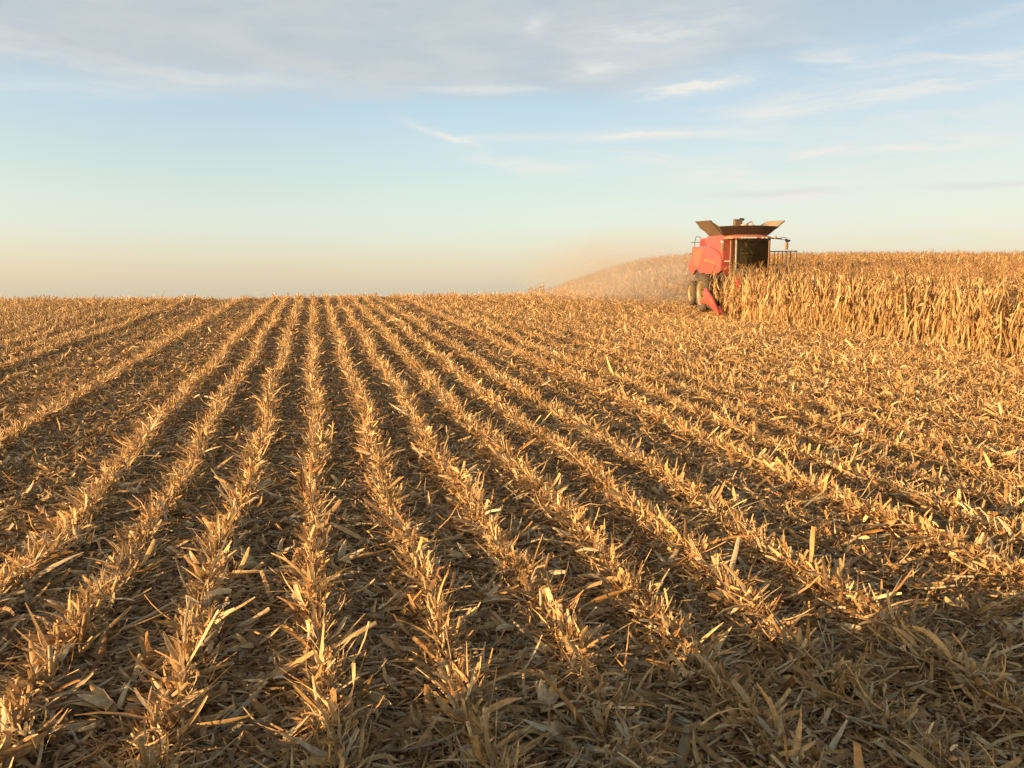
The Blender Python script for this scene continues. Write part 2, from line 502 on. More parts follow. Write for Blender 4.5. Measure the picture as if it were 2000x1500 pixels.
def cut_area(x, y):
    """true where the corn has been cut"""
    X0 = np.asarray(x) - HX; Y0 = np.asarray(y) - HY
    lx = X0 * math.cos(CYAW) - Y0 * math.sin(CYAW) * 1.0
    ly = Y0 * math.cos(CYAW) + X0 * math.sin(CYAW)
    inhead = (np.abs(lx) < 2.35) & (ly > -2.75 + 0.35 * np.abs(lx))
    beside = (lx > -3.6) & (lx < -1.95) & (ly > -4.6)
    return (x < EDGE + 0.03 * (np.asarray(y) - 18.0)) | inhead | beside | ((np.asarray(y) > 36.6) & (np.asarray(x) < 22.1))

def in_view(x, y, z, m=90, zmax=1e9):
    d, px, py = view(x, y, z)
    return (d > 0.5) & (d < zmax) & (px > -m - 4300 / np.maximum(d, 1)) & (px < 2000 + m + 4300 / np.maximum(d, 1)) & (py < 2600)

def patchy(x, y, s):
    return (np.sin(x * 1.3 * s + 2.1 * np.sin(y * 0.7 * s)) + np.sin(y * 0.9 * s + 1.7 * np.sin(x * 1.1 * s + 1.0))) * 0.25 + 0.5

# ------------------------------------------------------------------ loose litter over the whole cut field
MARGIN = 2.6
def scatter(z0, z1, dens):
    """random points on the ground in the wedge between two depths"""
    half = 0.578 * 1.12
    area = (z1 ** 2 - z0 ** 2) * half + 2 * MARGIN * (z1 - z0)
    n = int(area * dens)
    zz = z0 + (z1 - z0) * rng.random(n * 3)                  # drawn in proportion to the width at that depth
    zz = zz[rng.random(n * 3) * (z1 * half + MARGIN) < zz * half + MARGIN]
    zz = zz[:n] if len(zz) >= n else zz
    n = len(zz)
    la = rng.uniform(-1, 1, n) * (zz * half + MARGIN)
    x = zz * math.sin(YAW) + la * math.cos(YAW)
    y = zz * math.cos(YAW) - la * math.sin(YAW)
    keep = cut_area(x, y)
    return x[keep], y[keep], zz[keep]

def row_dist(x, y):
    d = np.abs(x[:, None] - row_wander(rowx[None, :], y[:, None]) - rowx[None, :])
    j = d.argmin(1)
    return d[np.arange(len(x)), j], rowst[j], j

def litter(pile, z0, z1, dens, segs, big=1.0, cup=0.0):
    x, y, zz = scatter(z0, z1, dens)
    n = len(x)
    d, st, j = row_dist(x, y)
    z = ground(x, y)
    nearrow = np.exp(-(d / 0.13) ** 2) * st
    h = rng.random(n)
    kind = rng.random(n)
    ele = rng.normal(0.06, 0.14, n) + nearrow * rng.uniform(0.0, 1.0, n)
    Ln = rng.gamma(2.6, 0.052, n).clip(0.03, 0.5) * big
    W = rng.gamma(3.2, 0.0068, n).clip(0.004, 0.046) * (0.6 + 0.4 * big) * (0.6 + 0.4 * big)
    shred = kind < 0.45
    W = np.where(shred, W * 0.34, W); Ln = np.where(shred, Ln * 0.8, Ln)
    zoff = 0.010 + h * 0.035 + nearrow * rng.uniform(0, 0.12, n)
    P = np.stack([x, y, z + zoff], -1)
    azi = rng.uniform(0, 2 * np.pi, n)
    curl = rng.normal(-0.25, 0.55, n)
    side = rng.normal(0, 0.7, n)
    tw0 = rng.normal(0, 0.6, n) + nearrow * rng.normal(0, 0.7, n); tw1 = rng.normal(0, 0.9, n)
    w = tints(n)
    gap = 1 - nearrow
    # leaves between the rows are more often given a darker, browner tint
    dark_leaf = (rng.random(n) < 0.62 * gap)
    w = np.where(dark_leaf[:, None], w * np.array([0.66, 0.60, 0.53]), w)
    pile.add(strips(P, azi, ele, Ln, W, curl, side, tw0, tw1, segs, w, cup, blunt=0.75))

lit = Pile()
litter(lit, 2.2, 7.0, 2600, 4, 1.0, 0.35)
litter(lit, 7.0, 12.0, 1500, 3, 1.0, 0.3)
litter(lit, 12.0, 22.0, 800, 3, 1.0)
litter(lit, 22.0, 38.0, 380, 2, 1.2)
litter(lit, 38.0, 66.0, 150, 1, 1.6)

def trampled(x, y):
    """the flattened corner by the parked truck"""
    return (x > 0.9) & (y < 4.9 + 0.21 * x)

def brush(pile, z0, z1, per_m, segs, big):
    """torn shreds caught in the stubs along each row"""
    x, y, zz = scatter(z0, z1, per_m / ROW)
    d, st, j = row_dist(x, y)
    n = len(x)
    keep = rng.random(n) < np.where(st > 0.7, st, st * 0.5) * np.where(trampled(x, y), 0.35, 1.0)
    x, y, j = x[keep], y[keep], j[keep]
    n = len(x)
    lump = (0.5 + 0.75 * patchy(rowx[j] * 3.0, y, 2.4)) * (0.6 + 0.7 * patchy(x, y, 0.55)) * np.where(x > 15.2, 0.45, np.where(x > 9, 0.75, 1.0))          # the ridge is lumpy along its length
    x = rowx[j] + row_wander(rowx[j], y) + rng.normal(0, 0.050, n) * lump
    z = ground(x, y) + np.abs(rng.normal(0, 0.075, n)) * lump
    ele = rng.normal(0.45, 0.55, n)
    Ln = rng.gamma(3.0, 0.030, n).clip(0.03, 0.26) * big
    W = rng.gamma(2.6, 0.0055, n).clip(0.003, 0.04) * big
    pile.add(strips(np.stack([x, y, z], -1), rng.uniform(0, 6.283, n), ele, Ln, W, rng.normal(-0.4, 0.7, n), rng.normal(0, 0.6, n),
                    rng.normal(0, 0.9, n), rng.normal(0, 1.0, n), segs, tints(n, (4, 5, 3, 3.5, 1.2, 0.8, 5, 0.3)), 0.0, 6.0, blunt=0.9))
brush(lit, 2.2, 8.0, 420, 3, 1.0)
brush(lit, 8.0, 16.0, 260, 2, 1.1)
brush(lit, 16.0, 32.0, 150, 2, 1.3)
brush(lit, 32.0, 64.0, 60, 1, 1.9)
# broken lengths of stalk among the leaves
for z0, z1, dens, sides in ((2.2, 12, 16, 6), (12, 26, 5, 4), (26, 60, 1, 4)):
    x, y, zz = scatter(z0, z1, dens)
    n = len(x)
    P = np.stack([x, y, ground(x, y) + rng.uniform(0.02, 0.07, n)], -1)
    lit.add(tubes(P, rng.uniform(0, 6.283, n), np.abs(rng.normal(0.04, 0.16, n)), rng.gamma(3, 0.07, n).clip(0.06, 0.6),
                  rng.uniform(0.006, 0.012, n), sides, 2, tints(n, (3, 2, 2, 3, 2, 2, 2, 2)), rng.normal(0, 0.1, n)))
o = lit.build("corn_litter", M["litter"])
tag(o, "shredded dry corn leaves and husks strewn over the harvested ground", "crop litter", kind="stuff")

# ------------------------------------------------------------------ cut stubs
def stub_arrays(r, lod):
    """one cut stub: ragged stalk and the torn sheaths round it"""
    st, sh = Pile(), Pile()
    h = r.uniform(0.13, 0.29)
    n = 1 if r.random() < 0.6 else 2
    for q in range(n):
        P = np.array([[r.normal(0, 0.02), r.normal(0, 0.03), -0.03]])
        st.add(tubes(P, np.array([r.uniform(0, 6.28)]), np.array([r.uniform(1.15, 1.57)]), np.array([h * r.uniform(0.7, 1.15) + 0.03]),
                     np.array([r.uniform(0.0105, 0.0155)]), 6 if lod == 0 else 4, 3 if lod == 0 else 1,
                     tints(1, (2, 3, 1, 3, 2, 1, 2, 1), r=r), taper=0.85))
    # split fibres standing on the cut
    m = 3 if lod == 0 else 1
    sh.add(strips(np.stack([r.normal(0, 0.012, m), r.normal(0, 0.012, m), np.full(m, h * 0.8)], -1), r.uniform(0, 6.28, m),
                  r.uniform(0.8, 1.5, m), r.uniform(0.05, 0.14, m), r.uniform(0.004, 0.012, m), r.normal(0, 0.6, m), r.normal(0, 0.5, m),
                  r.normal(0, 1, m), r.normal(0, 1, m), 3 if lod == 0 else 1, tints(m, r=r), blunt=1.0))
    m = {0: 24, 1: 12, 2: 7}[lod]
    segs = {0: 5, 1: 3, 2: 2}[lod]
    sh.add(strips(np.stack([r.normal(0, 0.028, m), r.normal(0, 0.07, m), r.uniform(0.0, h * 0.75, m)], -1), r.uniform(0, 6.28, m),
                  r.uniform(-0.1, 1.4, m), r.gamma(3.2, 0.027, m).clip(0.03, 0.16), r.uniform(0.003, 0.018, m) * (1.0 if lod < 2 else 1.2), r.normal(-0.6, 0.9, m),
                  r.normal(0, 0.6, m), r.normal(0, 1.0, m), r.normal(0, 1.2, m), segs, tints(m, (3, 5, 1.5, 4, 1.5, 1, 5, 0.5), r=r), 0.4 if lod == 0 else 0, 7.0, blunt=0.8))
    return st, sh

NPROTO = 16
protos = {l: [stub_arrays(np.random.default_rng(100 * l + i), l) for i in range(NPROTO)] for l in (0, 1, 2)}
sx, sy, ss, sk = [], [], [], []
for x0, st, k in rows:
    yy = np.arange(1.4, 66, 0.165)
    yy = yy + rng.normal(0, 0.035, len(yy))
    keep = rng.random(len(yy)) < 0.93 * (st if st > 0.7 else st * 0.75)
    # a wheel has flattened parts of some rows
    yy = yy[keep]
    xx = x0 + row_wander(x0, yy) + rng.normal(0, 0.022, len(yy))
    sx.append(xx); sy.append(yy); ss.append(np.full(len(yy), 1.0 if st > 0.7 else 0.62)); sk.append(np.full(len(yy), k))
sx, sy, ss, sk = map(np.concatenate, (sx, sy, ss, sk))
extra = (sy > 36.6) & (sx > EDGE - 0.3) & (sx < 22.1)
sz = ground(sx, sy)
ok = in_view(sx, sy, sz + 0.1, 160) & (cut_area(sx, sy))
sx, sy, ss, sk, sz = sx[ok], sy[ok], ss[ok], sk[ok], sz[ok]
dep, spx, spy = view(sx, sy, sz + 0.12)
vis = (spx > 0) & (spx < 2000) & (spy < 1500)
order = np.argsort(np.where(vis, dep, dep + 1000))
NEAR = order[:300]
FAR = order[300:]
sa = rng.uniform(0, 6.283, len(sx)); sc_ = rng.uniform(0.75, 1.25, len(sx)) * ss * (0.62 + 0.62 * patchy(sx, sy, 0.55)) * np.where(sx > 15.2, 0.4, np.where(sx > 9, 0.82, 1.0)) * np.where(trampled(sx, sy), 0.6, 1.0)
pr = rng.integers(0, NPROTO, len(sx))

def words(n):
    one = "zeroth first second third fourth fifth sixth seventh eighth ninth tenth eleventh twelfth thirteenth fourteenth fifteenth sixteenth seventeenth eighteenth nineteenth".split()
    tens = {2: "twent", 3: "thirt", 4: "fort", 5: "fift", 6: "sixt", 7: "sevent", 8: "eight", 9: "ninet"}
    if n < 20: return one[n]
    if n >= 100: return "hundredth" if n == 100 else "hundred-and-" + words(n - 100)
    return tens[n // 10] + "ieth" if n % 10 == 0 else tens[n // 10] + "y-" + one[n % 10]

def rowname(k):
    if k == 0: return "in the row running straight up"
    if k > 0: return words(k) + " row right of upright row"
    return words(-k) + " row left of upright row"

class_roots = {}
rank = {}
for i in sorted(NEAR, key=lambda i: dep[i]):
    k = int(sk[i]); rank[k] = rank.get(k, 0) + 1
    key = int(pr[i])
    root = bpy.data.objects.new("corn_stub", None)
    root.empty_display_size = 0.1
    col.objects.link(root)
    root.location = (sx[i], sy[i], sz[i] - 0.005)
    root.rotation_euler = (rng.normal(0, 0.08), rng.normal(0, 0.08), sa[i])
    root.scale = (sc_[i],) * 3
    if key not in class_roots:
        st, sh = protos[0][key]
        a = st.build("stalk", M["stub"], root); c = sh.build("leaf_sheath", M["stub"], root)
        class_roots[key] = (a, c)
    else:
        for s_ in class_roots[key]:
            c = s_.copy(); col.objects.link(c); c.parent = root
    tag(root, "cut corn stub, %s from near end, %s" % (words(rank[k]), rowname(k)), "corn stub", "cut corn stubs standing in rows")

rest = Pile()
for l, sel in ((0, FAR[dep[FAR] < 9]), (1, FAR[(dep[FAR] >= 9) & (dep[FAR] < 24)]), (2, FAR[dep[FAR] >= 24])):
    for q in range(NPROTO):
        s_ = sel[pr[sel] == q]
        if not len(s_): continue
        both = Pile(); [both.add(p.arrays()) for p in protos[l][q]]
        V, F, T = both.arrays()
        ca, sn = np.cos(sa[s_])[:, None], np.sin(sa[s_])[:, None]
        g = sc_[s_][:, None]
        X = (V[None, :, 0] * ca - V[None, :, 1] * sn) * g + sx[s_][:, None]
        Y = (V[None, :, 0] * sn + V[None, :, 1] * ca) * g + sy[s_][:, None]
        Z = V[None, :, 2] * g + sz[s_][:, None]
        VV = np.stack([X, Y, Z], -1).reshape(-1, 3)
        FF = (F[None] + (np.arange(len(s_)) * len(V))[:, None, None]).reshape(-1, 4)
        TT = (T[None] * rng.uniform(0.8, 1.2, (len(s_), 1, 1))).reshape(-1, 3)
        rest.add((VV, FF, TT))
o = rest.build("distant_stubble", M["litter"])
tag(o, "rows of cut corn stubble running up to the crest of the field", "stubble", kind="stuff")

# ------------------------------------------------------------------ single husks and stalk lengths lying in the foreground
def husk_mesh(r):
    p = Pile(); m = int(r.integers(4, 8))
    a0 = r.uniform(0, 6.28)
    p.add(strips(r.normal(0, 0.008, (m, 3)), a0 + r.normal(0, 0.75, m), r.uniform(0.1, 0.75, m), r.uniform(0.13, 0.24, m), r.uniform(0.03, 0.06, m),
                 r.normal(-0.35, 0.4, m), r.normal(0, 0.3, m), r.normal(0, 0.4, m), r.normal(0, 0.5, m), 7,
                 tints(m, (4, 1, 6, 0.5, 0.2, 3, 1.5, 0.6), r=r), 0.8, 3.5))
    return p

husk_me = []
for i in range(8):
    V, F, T = husk_mesh(np.random.default_rng(900 + i)).arrays()
    husk_me.append(mesh_np("corn_husk", V, F, T)); husk_me[-1].materials.append(M["litter"])
stalk_me = []
for i in range(6):
    r = np.random.default_rng(950 + i)
    p = Pile().add(tubes(np.array([[0, 0, 0.0]]), np.array([0.0]), np.array([0.02]), np.array([r.uniform(0.22, 0.5)]), np.array([r.uniform(0.009, 0.013)]),
                         6, 5, tints(1, (3, 2, 2, 2, 1, 1, 2, 1), r=r), np.array([r.normal(0, 0.12)]), 0.85))
    V, F, T = p.arrays()
    stalk_me.append(mesh_np("stalk_piece", V, F, T)); stalk_me[-1].materials.append(M["litter"])

def gapname(x):
    k = math.floor(x / ROW)
    a = abs(k) if k < 0 else k + 1
    side = "left" if k < 0 else "right"
    if a == 1: return "first furrow %s of upright row" % side
    return "%s furrow %s of upright row" % (words(a), side)

pieces = []
tries = 0
while len(pieces) < 90 and tries < 4000:
    tries += 1
    zz = random.uniform(4.4, 9.5); px = random.uniform(20, 1980)
    la = (px - CX) / FPX * zz
    x = zz * math.sin(YAW) + la * math.cos(YAW); y = zz * math.cos(YAW) - la * math.sin(YAW)
    f = x / ROW - math.floor(x / ROW)
    if x < -2.2 or not 0.2 < f < 0.8: continue
    if any(abs(x - p[0]) + abs(y - p[1]) < 0.3 for p in pieces): continue
    pieces.append((x, y, random.random() < 0.55))
cnt = {}
for x, y, hk in sorted(pieces, key=lambda p: p[1]):
    z = float(ground(x, y))
    g = gapname(x)
    cnt[(g, hk)] = cnt.get((g, hk), 0) + 1
    if hk:
        o = bpy.data.objects.new("corn_husk", random.choice(husk_me))
        o.location = (x, y, z + 0.05)
        o.rotation_euler = (random.gauss(0, 0.2), random.gauss(0, 0.2), random.uniform(0, 6.28))
        o.scale = (random.uniform(0.8, 1.25),) * 3
        tag(o, "splayed pale corn husk, %s from near end, %s" % (words(cnt[(g, hk)]), g), "corn husk", "loose corn husks lying between the rows")
    else:
        o = bpy.data.objects.new("stalk_piece", random.choice(stalk_me))
        o.location = (x, y, z + 0.06)
        o.rotation_euler = (0, -abs(random.gauss(0.05, 0.15)), random.uniform(0, 6.28))
        tag(o, "broken corn stalk length, %s from near end, %s" % (words(cnt[(g, hk)]), g), "stalk piece", "broken stalk lengths lying between the rows")
    col.objects.link(o)

# ------------------------------------------------------------------ standing corn
def corn_arrays(r, lod):
    """a dry plant 2.2 m tall: stalk, hanging leaves, drooping ear, tassel"""
    H = 2.25 * r.uniform(0.93, 1.05)
    a0 = r.uniform(0, 6.28); lean = 1.5708 - abs(r.normal(0, 0.05)); bend = r.normal(-0.03, 0.05)
    stalk, leaf, ear, tas = Pile(), Pile(), Pile(), Pile()
    stalk.add(tubes(np.array([[0, 0, -0.05]]), np.array([a0]), np.array([lean]), np.array([H]), np.array([0.0125]), 6 if lod == 0 else 4,
                    8 if lod == 0 else 3, tints(1, (2, 3, 1, 3, 1, 1, 3, 0.5), r=r), np.array([bend]), 0.4))
    def at(h):
        s = h / H; e = lean + bend * s * 0.5
        return np.stack([h * np.cos(e) * math.cos(a0), h * np.cos(e) * math.sin(a0), h * np.sin(e) - 0.05], -1)
    m = 17 if lod == 0 else 12
    hh = np.linspace(0.16, 0.93, m) * H + r.normal(0, 0.03, m)
    aa = r.uniform(0, 6.28) + np.arange(m) * np.pi + r.normal(0, 0.45, m)
    up = r.uniform(1.0, 1.45, m)
    droop = -r.uniform(3.2, 4.6, m)
    hang = r.random(m) < 0.6
    up = np.where(hang, r.uniform(-1.45, -0.7, m), up); droop = np.where(hang, -1.35 - up, droop)
    top = hh > 0.8 * H
    droop = np.where(top, droop * 0.75, droop)
    Ln = r.uniform(0.38, 0.72, m) * np.where(top, 0.65, 1.0)
    leaf.add(strips(at(hh), aa, up, Ln, r.uniform(0.026, 0.048, m) * (1 if lod == 0 else 1.2), droop, r.normal(0, 0.5, m), r.normal(0, 0.3, m), r.normal(0, 1.2, m),
                    9 if lod == 0 else 4, tints(m, (4, 6, 2.5, 3.5, 1.2, 0.3, 6, 0.1), r=r), 0.5 if lod == 0 else 0, 4.0, 0.5, -1.5))
    # sheath wraps and shredded low leaves
    m2 = 14 if lod == 0 else 5
    h2 = r.uniform(0.05, 0.8, m2) * H
    leaf.add(strips(at(h2), r.uniform(0, 6.28, m2), np.where(r.random(m2) < 0.7, r.uniform(-1.5, -0.9, m2), r.uniform(0.9, 1.4, m2)), r.uniform(0.2, 0.5, m2), r.uniform(0.02, 0.045, m2), -r.uniform(0, 0.5, m2),
                    r.normal(0, 0.4, m2), r.normal(0, 0.8, m2), r.normal(0, 1.5, m2), 5 if lod == 0 else 2, tints(m2, (2, 5, 1, 5, 3, 0.5, 4, 0.3), r=r)))
    he = r.uniform(0.40, 0.52) * H
    P = at(np.array([he])); ea = r.uniform(0, 6.28)
    el0 = r.uniform(-0.9, 0.9)
    ns = 6
    s = np.linspace(0, 1, ns + 1)
    for q in range(5 if lod == 0 else 3):
        ear.add(strips(P, np.array([ea + r.normal(0, 0.16)]), np.array([el0 + r.normal(0, 0.12)]), np.array([r.uniform(0.2, 0.27)]), np.array([0.06]),
                       np.array([-0.25]), np.array([0.0]), np.array([q * 1.25]), np.array([0.1]), 5 if lod == 0 else 2, tints(1, (3, 1, 6, 0.5, 0, 1, 2, 0), r=r), 0.8 if lod == 0 else 0, 4.0))
    m3 = 8 if lod == 0 else 4
    tas.add(strips(np.repeat(at(np.array([H * 0.96])), m3, 0), r.uniform(0, 6.28, m3), r.uniform(0.7, 1.5, m3), r.uniform(0.18, 0.34, m3),
                   r.uniform(0.006, 0.012, m3) * (1 if lod == 0 else 1.5), r.normal(-0.5, 0.4, m3), r.normal(0, 0.2, m3), r.normal(0, 1, m3), r.normal(0, 1, m3), 3 if lod == 0 else 2,
                   tints(m3, (0.1, 1, 0.1, 3, 5, 0.4, 0.5, 1), r=r) * 1.0))
    return stalk, leaf, ear, tas

NC = 14
corn0 = [corn_arrays(np.random.default_rng(300 + i), 0) for i in range(NC)]
corn1 = [corn_arrays(np.random.default_rng(400 + i), 1) for i in range(NC)]
cx, cy, ck = [], [], []
nrow = 0
x0 = EDGE + 0.12
while x0 < 112:
    sp = 0.17 if x0 < 34 else 0.24 if x0 < 60 else 0.34
    yy = np.arange(9.0, 135, sp)
    yy = yy + rng.normal(0, 0.04, len(yy))
    xx = x0 + rng.normal(0, 0.03, len(yy)) + row_wander(x0, yy)
    cx.append(xx); cy.append(yy); ck.append(np.full(len(yy), nrow))
    x0 += ROW; nrow += 1
cx, cy, ck = map(np.concatenate, (cx, cy, ck))
cz = ground(cx, cy)
d, px, py = view(cx, cy, cz + 1.0)
# crest: plants far down the other side are never seen
ok = (~cut_area(cx, cy)) & (d > 3) & (px < 2350) & (px > 900) & (d < 150)
ok &= (cz + 2.4 - EYE) / np.maximum(d, 1) > -0.012
ok &= (rng.random(len(cx)) < np.where(d < 60, 0.96, 0.6))
cx, cy, ck, cz, d, px = cx[ok], cy[ok], ck[ok], cz[ok], d[ok], px[ok]
ca = rng.uniform(0, 6.283, len(cx)); cs = rng.uniform(0.9, 1.08, len(cx)); cp = rng.integers(0, NC, len(cx))
inf = np.where((ck <= 5) & (px < 2010), d, 1e6) + ck * 12.0
near = np.argsort(inf)[:300]
near = near[np.lexsort((cy[near], ck[near]))]
isnear = np.zeros(len(cx), bool); isnear[near] = True
built = {}
rank = {}
rown = ("outermost standing row", "second standing row", "third standing row", "fourth standing row", "fifth standing row", "sixth standing row")
for i in near:
    k = int(ck[i]); rank[k] = rank.get(k, 0) + 1
    root = bpy.data.objects.new("corn_plant", None)
    root.empty_display_size = 0.2
    col.objects.link(root)
    root.location = (cx[i], cy[i], cz[i])
    root.rotation_euler = (rng.normal(0, 0.05), rng.normal(0, 0.05), ca[i])
    root.scale = (cs[i],) * 3
    q = int(cp[i])
    if q not in built:
        built[q] = [p.build(nm, M["corn"], root) for nm, p in zip(("stalk", "foliage", "ear", "tassel"), corn0[q])]
    else:
        for s_ in built[q]:
            c = s_.copy(); col.objects.link(c); c.parent = root
    tag(root, "dry corn plant, %s from photo right edge, %s" % (words(rank[k]), rown[k]), "corn plant", "dry corn plants along the uncut edge")

# the rest of the stand, one object
pc = bpy.data.collections.new("corn_kinds")
for l, arr in ((0, corn0), (1, corn1)):
    for q in range(NC):
        both = Pile(); [both.add(p.arrays()) for p in arr[q]]
        V, F, T = both.arrays()
        me = mesh_np("corn_kind_%d_%02d" % (l, q), V, F, T); me.materials.append(M["corn"])
        pc.objects.link(bpy.data.objects.new("corn_kind_%d_%02d" % (l, q), me))
fi = np.where(~isnear)[0]
me = bpy.data.meshes.new("corn_stand")
me.vertices.add(len(fi))
me.vertices.foreach_set("co", np.stack([cx[fi], cy[fi], cz[fi]], -1).astype(np.float32).ravel())
at = me.attributes.new("turn", "FLOAT_VECTOR", "POINT")
at.data.foreach_set("vector", np.stack([rng.normal(0, 0.05, len(fi)), rng.normal(0, 0.05, len(fi)), ca[fi]], -1).astype(np.float32).ravel())
at = me.attributes.new("size", "FLOAT", "POINT")
at.data.foreach_set("value", cs[fi].astype(np.float32))
at = me.attributes.new("pick", "INT", "POINT")
at.data.foreach_set("value", (cp[fi] + np.where(d[fi] > 34, NC, 0)).astype(np.int32))
stand = link("corn_stand", me)
tag(stand, "tall golden stand of dry uncut corn filling the right of the field", "corn field", kind="stuff")
ng = bpy.data.node_groups.new("corn_stand", "GeometryNodeTree")
ng.interface.new_socket("Geometry", in_out="INPUT", socket_type="NodeSocketGeometry")
ng.interface.new_socket("Geometry", in_out="OUTPUT", socket_type="NodeSocketGeometry")
gi, go = ng.nodes.new("NodeGroupInput"), ng.nodes.new("NodeGroupOutput")
iop = ng.nodes.new("GeometryNodeInstanceOnPoints")
ci = ng.nodes.new("GeometryNodeCollectionInfo")
ci.inputs["Collection"].default_value = pc
ci.inputs["Separate Children"].default_value = True
ci.inputs["Reset Children"].default_value = True
def gattr(nm, ty):
    n = ng.nodes.new("GeometryNodeInputNamedAttribute"); n.data_type = ty; n.inputs[0].default_value = nm
    return n.outputs[0]
ng.links.new(gi.outputs[0], iop.inputs["Points"])
ng.links.new(ci.outputs[0], iop.inputs["Instance"])
iop.inputs["Pick Instance"].default_value = True
ng.links.new(gattr("pick", "INT"), iop.inputs["Instance Index"])
ng.links.new(gattr("turn", "FLOAT_VECTOR"), iop.inputs["Rotation"])
ng.links.new(gattr("size", "FLOAT"), iop.inputs["Scale"])
ng.links.new(iop.outputs[0], go.inputs[0])
stand.modifiers.new("stand", "NODES").node_group = ng
print("counts", len(sx), len(cx), lit.n, rest.n)

# ------------------------------------------------------------------ hard-surface helpers
class MB:
    def __init__(s): s.bm = bmesh.new()
    def box(s, x0, x1, y0, y1, z0, z1, bev=0.0):
        vs = [s.bm.verts.new(p) for p in ((x0, y0, z0), (x1, y0, z0), (x1, y1, z0), (x0, y1, z0), (x0, y0, z1), (x1, y0, z1), (x1, y1, z1), (x0, y1, z1))]
        fs = [s.bm.faces.new([vs[i] for i in q]) for q in ((3, 2, 1, 0), (4, 5, 6, 7), (0, 1, 5, 4), (1, 2, 6, 5), (2, 3, 7, 6), (3, 0, 4, 7))]
        if bev: s.bevel(fs, bev)
        return s
    def bevel(s, fs, w, seg=2):
        ed = list({e for f in fs for e in f.edges})
        bmesh.ops.bevel(s.bm, geom=ed, offset=w, segments=seg, affect="EDGES", profile=0.5)
    def prism(s, prof, x0, x1, bev=0.0):
        """profile of (y,z) points pulled along x"""
        a = [s.bm.verts.new((x0, p[0], p[1])) for p in prof]
        c = [s.bm.verts.new((x1, p[0], p[1])) for p in prof]
        n = len(prof)
        fs = [s.bm.faces.new(a), s.bm.faces.new(c[::-1])]
        for i in range(n):
            fs.append(s.bm.faces.new((a[i], c[i], c[(i + 1) % n], a[(i + 1) % n])))
        bmesh.ops.recalc_face_normals(s.bm, faces=fs)
        if bev: s.bevel(fs[:2], bev)
        return s
    def slab(s, pts, th):
        """a plate with the outline pts (3-D, planar-ish) and a thickness"""
        p = [Vector(q) for q in pts]
        n = (p[1] - p[0]).cross(p[2] - p[0]).normalized() * th * 0.5
        a = [s.bm.verts.new(q + n) for q in p]; c = [s.bm.verts.new(q - n) for q in p]
        fs = [s.bm.faces.new(a), s.bm.faces.new(c[::-1])]
        for i in range(len(p)):
            j = (i + 1) % len(p)
            fs.append(s.bm.faces.new((a[i], c[i], c[j], a[j])))
        bmesh.ops.recalc_face_normals(s.bm, faces=fs)
        return s
    def tube(s, pts, r, sides=8):
        p = [Vector(q) for q in pts]
        ring = []
        for i, q in enumerate(p):
            t = ((p[min(i + 1, len(p) - 1)] - p[max(i - 1, 0)])).normalized()
            u = t.cross(Vector((0, 0, 1)) if abs(t.z) < 0.9 else Vector((1, 0, 0))).normalized(); w = t.cross(u)
            rr = r[i] if isinstance(r, (list, tuple)) else r
            ring.append([s.bm.verts.new(q + (u * math.cos(2 * math.pi * k / sides) + w * math.sin(2 * math.pi * k / sides)) * rr) for k in range(sides)])
        for a, c in zip(ring, ring[1:]):
            for k in range(sides):
                s.bm.faces.new((a[k], a[(k + 1) % sides], c[(k + 1) % sides], c[k]))
        s.bm.faces.new(ring[0][::-1]); s.bm.faces.new(ring[-1])
        return s
    def lathe(s, prof, axis_x, sides=40, cy=0.0, cz=0.0):
        """(x offset, radius) profile spun round a line along x"""
        ring = []
        for dx_, r in prof:
            ring.append([s.bm.verts.new((axis_x + dx_, cy + r * math.cos(2 * math.pi * k / sides), cz + r * math.sin(2 * math.pi * k / sides))) for k in range(sides)])
        for a, c in zip(ring, ring[1:]):
            for k in range(sides):
                s.bm.faces.new((a[k], a[(k + 1) % sides], c[(k + 1) % sides], c[k]))
        return s
    def build(s, name, mat, parent=None, smooth=None):
        bmesh.ops.recalc_face_normals(s.bm, faces=s.bm.faces)
        me = bpy.data.meshes.new(name)
        s.bm.to_mesh(me); s.bm.free()
        if smooth:
            me.polygons.foreach_set("use_smooth", np.ones(len(me.polygons), bool))
            me.set_sharp_from_angle(angle=R(smooth))
        return link(name, me, mat, parent)

# ------------------------------------------------------------------ the combine harvester
ex = Vector((1, 0, TILT)).normalized(); ey = Vector((0, 1, SLOPE)).normalized(); ez = ex.cross(ey)
ex2 = ex * math.cos(CYAW) - ey * math.sin(CYAW); ey2 = ey * math.cos(CYAW) + ex * math.sin(CYAW)
HZ0 = SLOPE * HY + TILT * HX
MC = Matrix(((ex2.x, ey2.x, ez.x, HX), (ex2.y, ey2.y, ez.y, HY), (ex2.z, ey2.z, ez.z, HZ0), (0, 0, 0, 1)))
comb = bpy.data.objects.new("combine_harvester", None)
col.objects.link(comb)
comb.matrix_world = MC
tag(comb, "red combine harvester with opened grain tank, driving into the standing corn", "combine harvester")

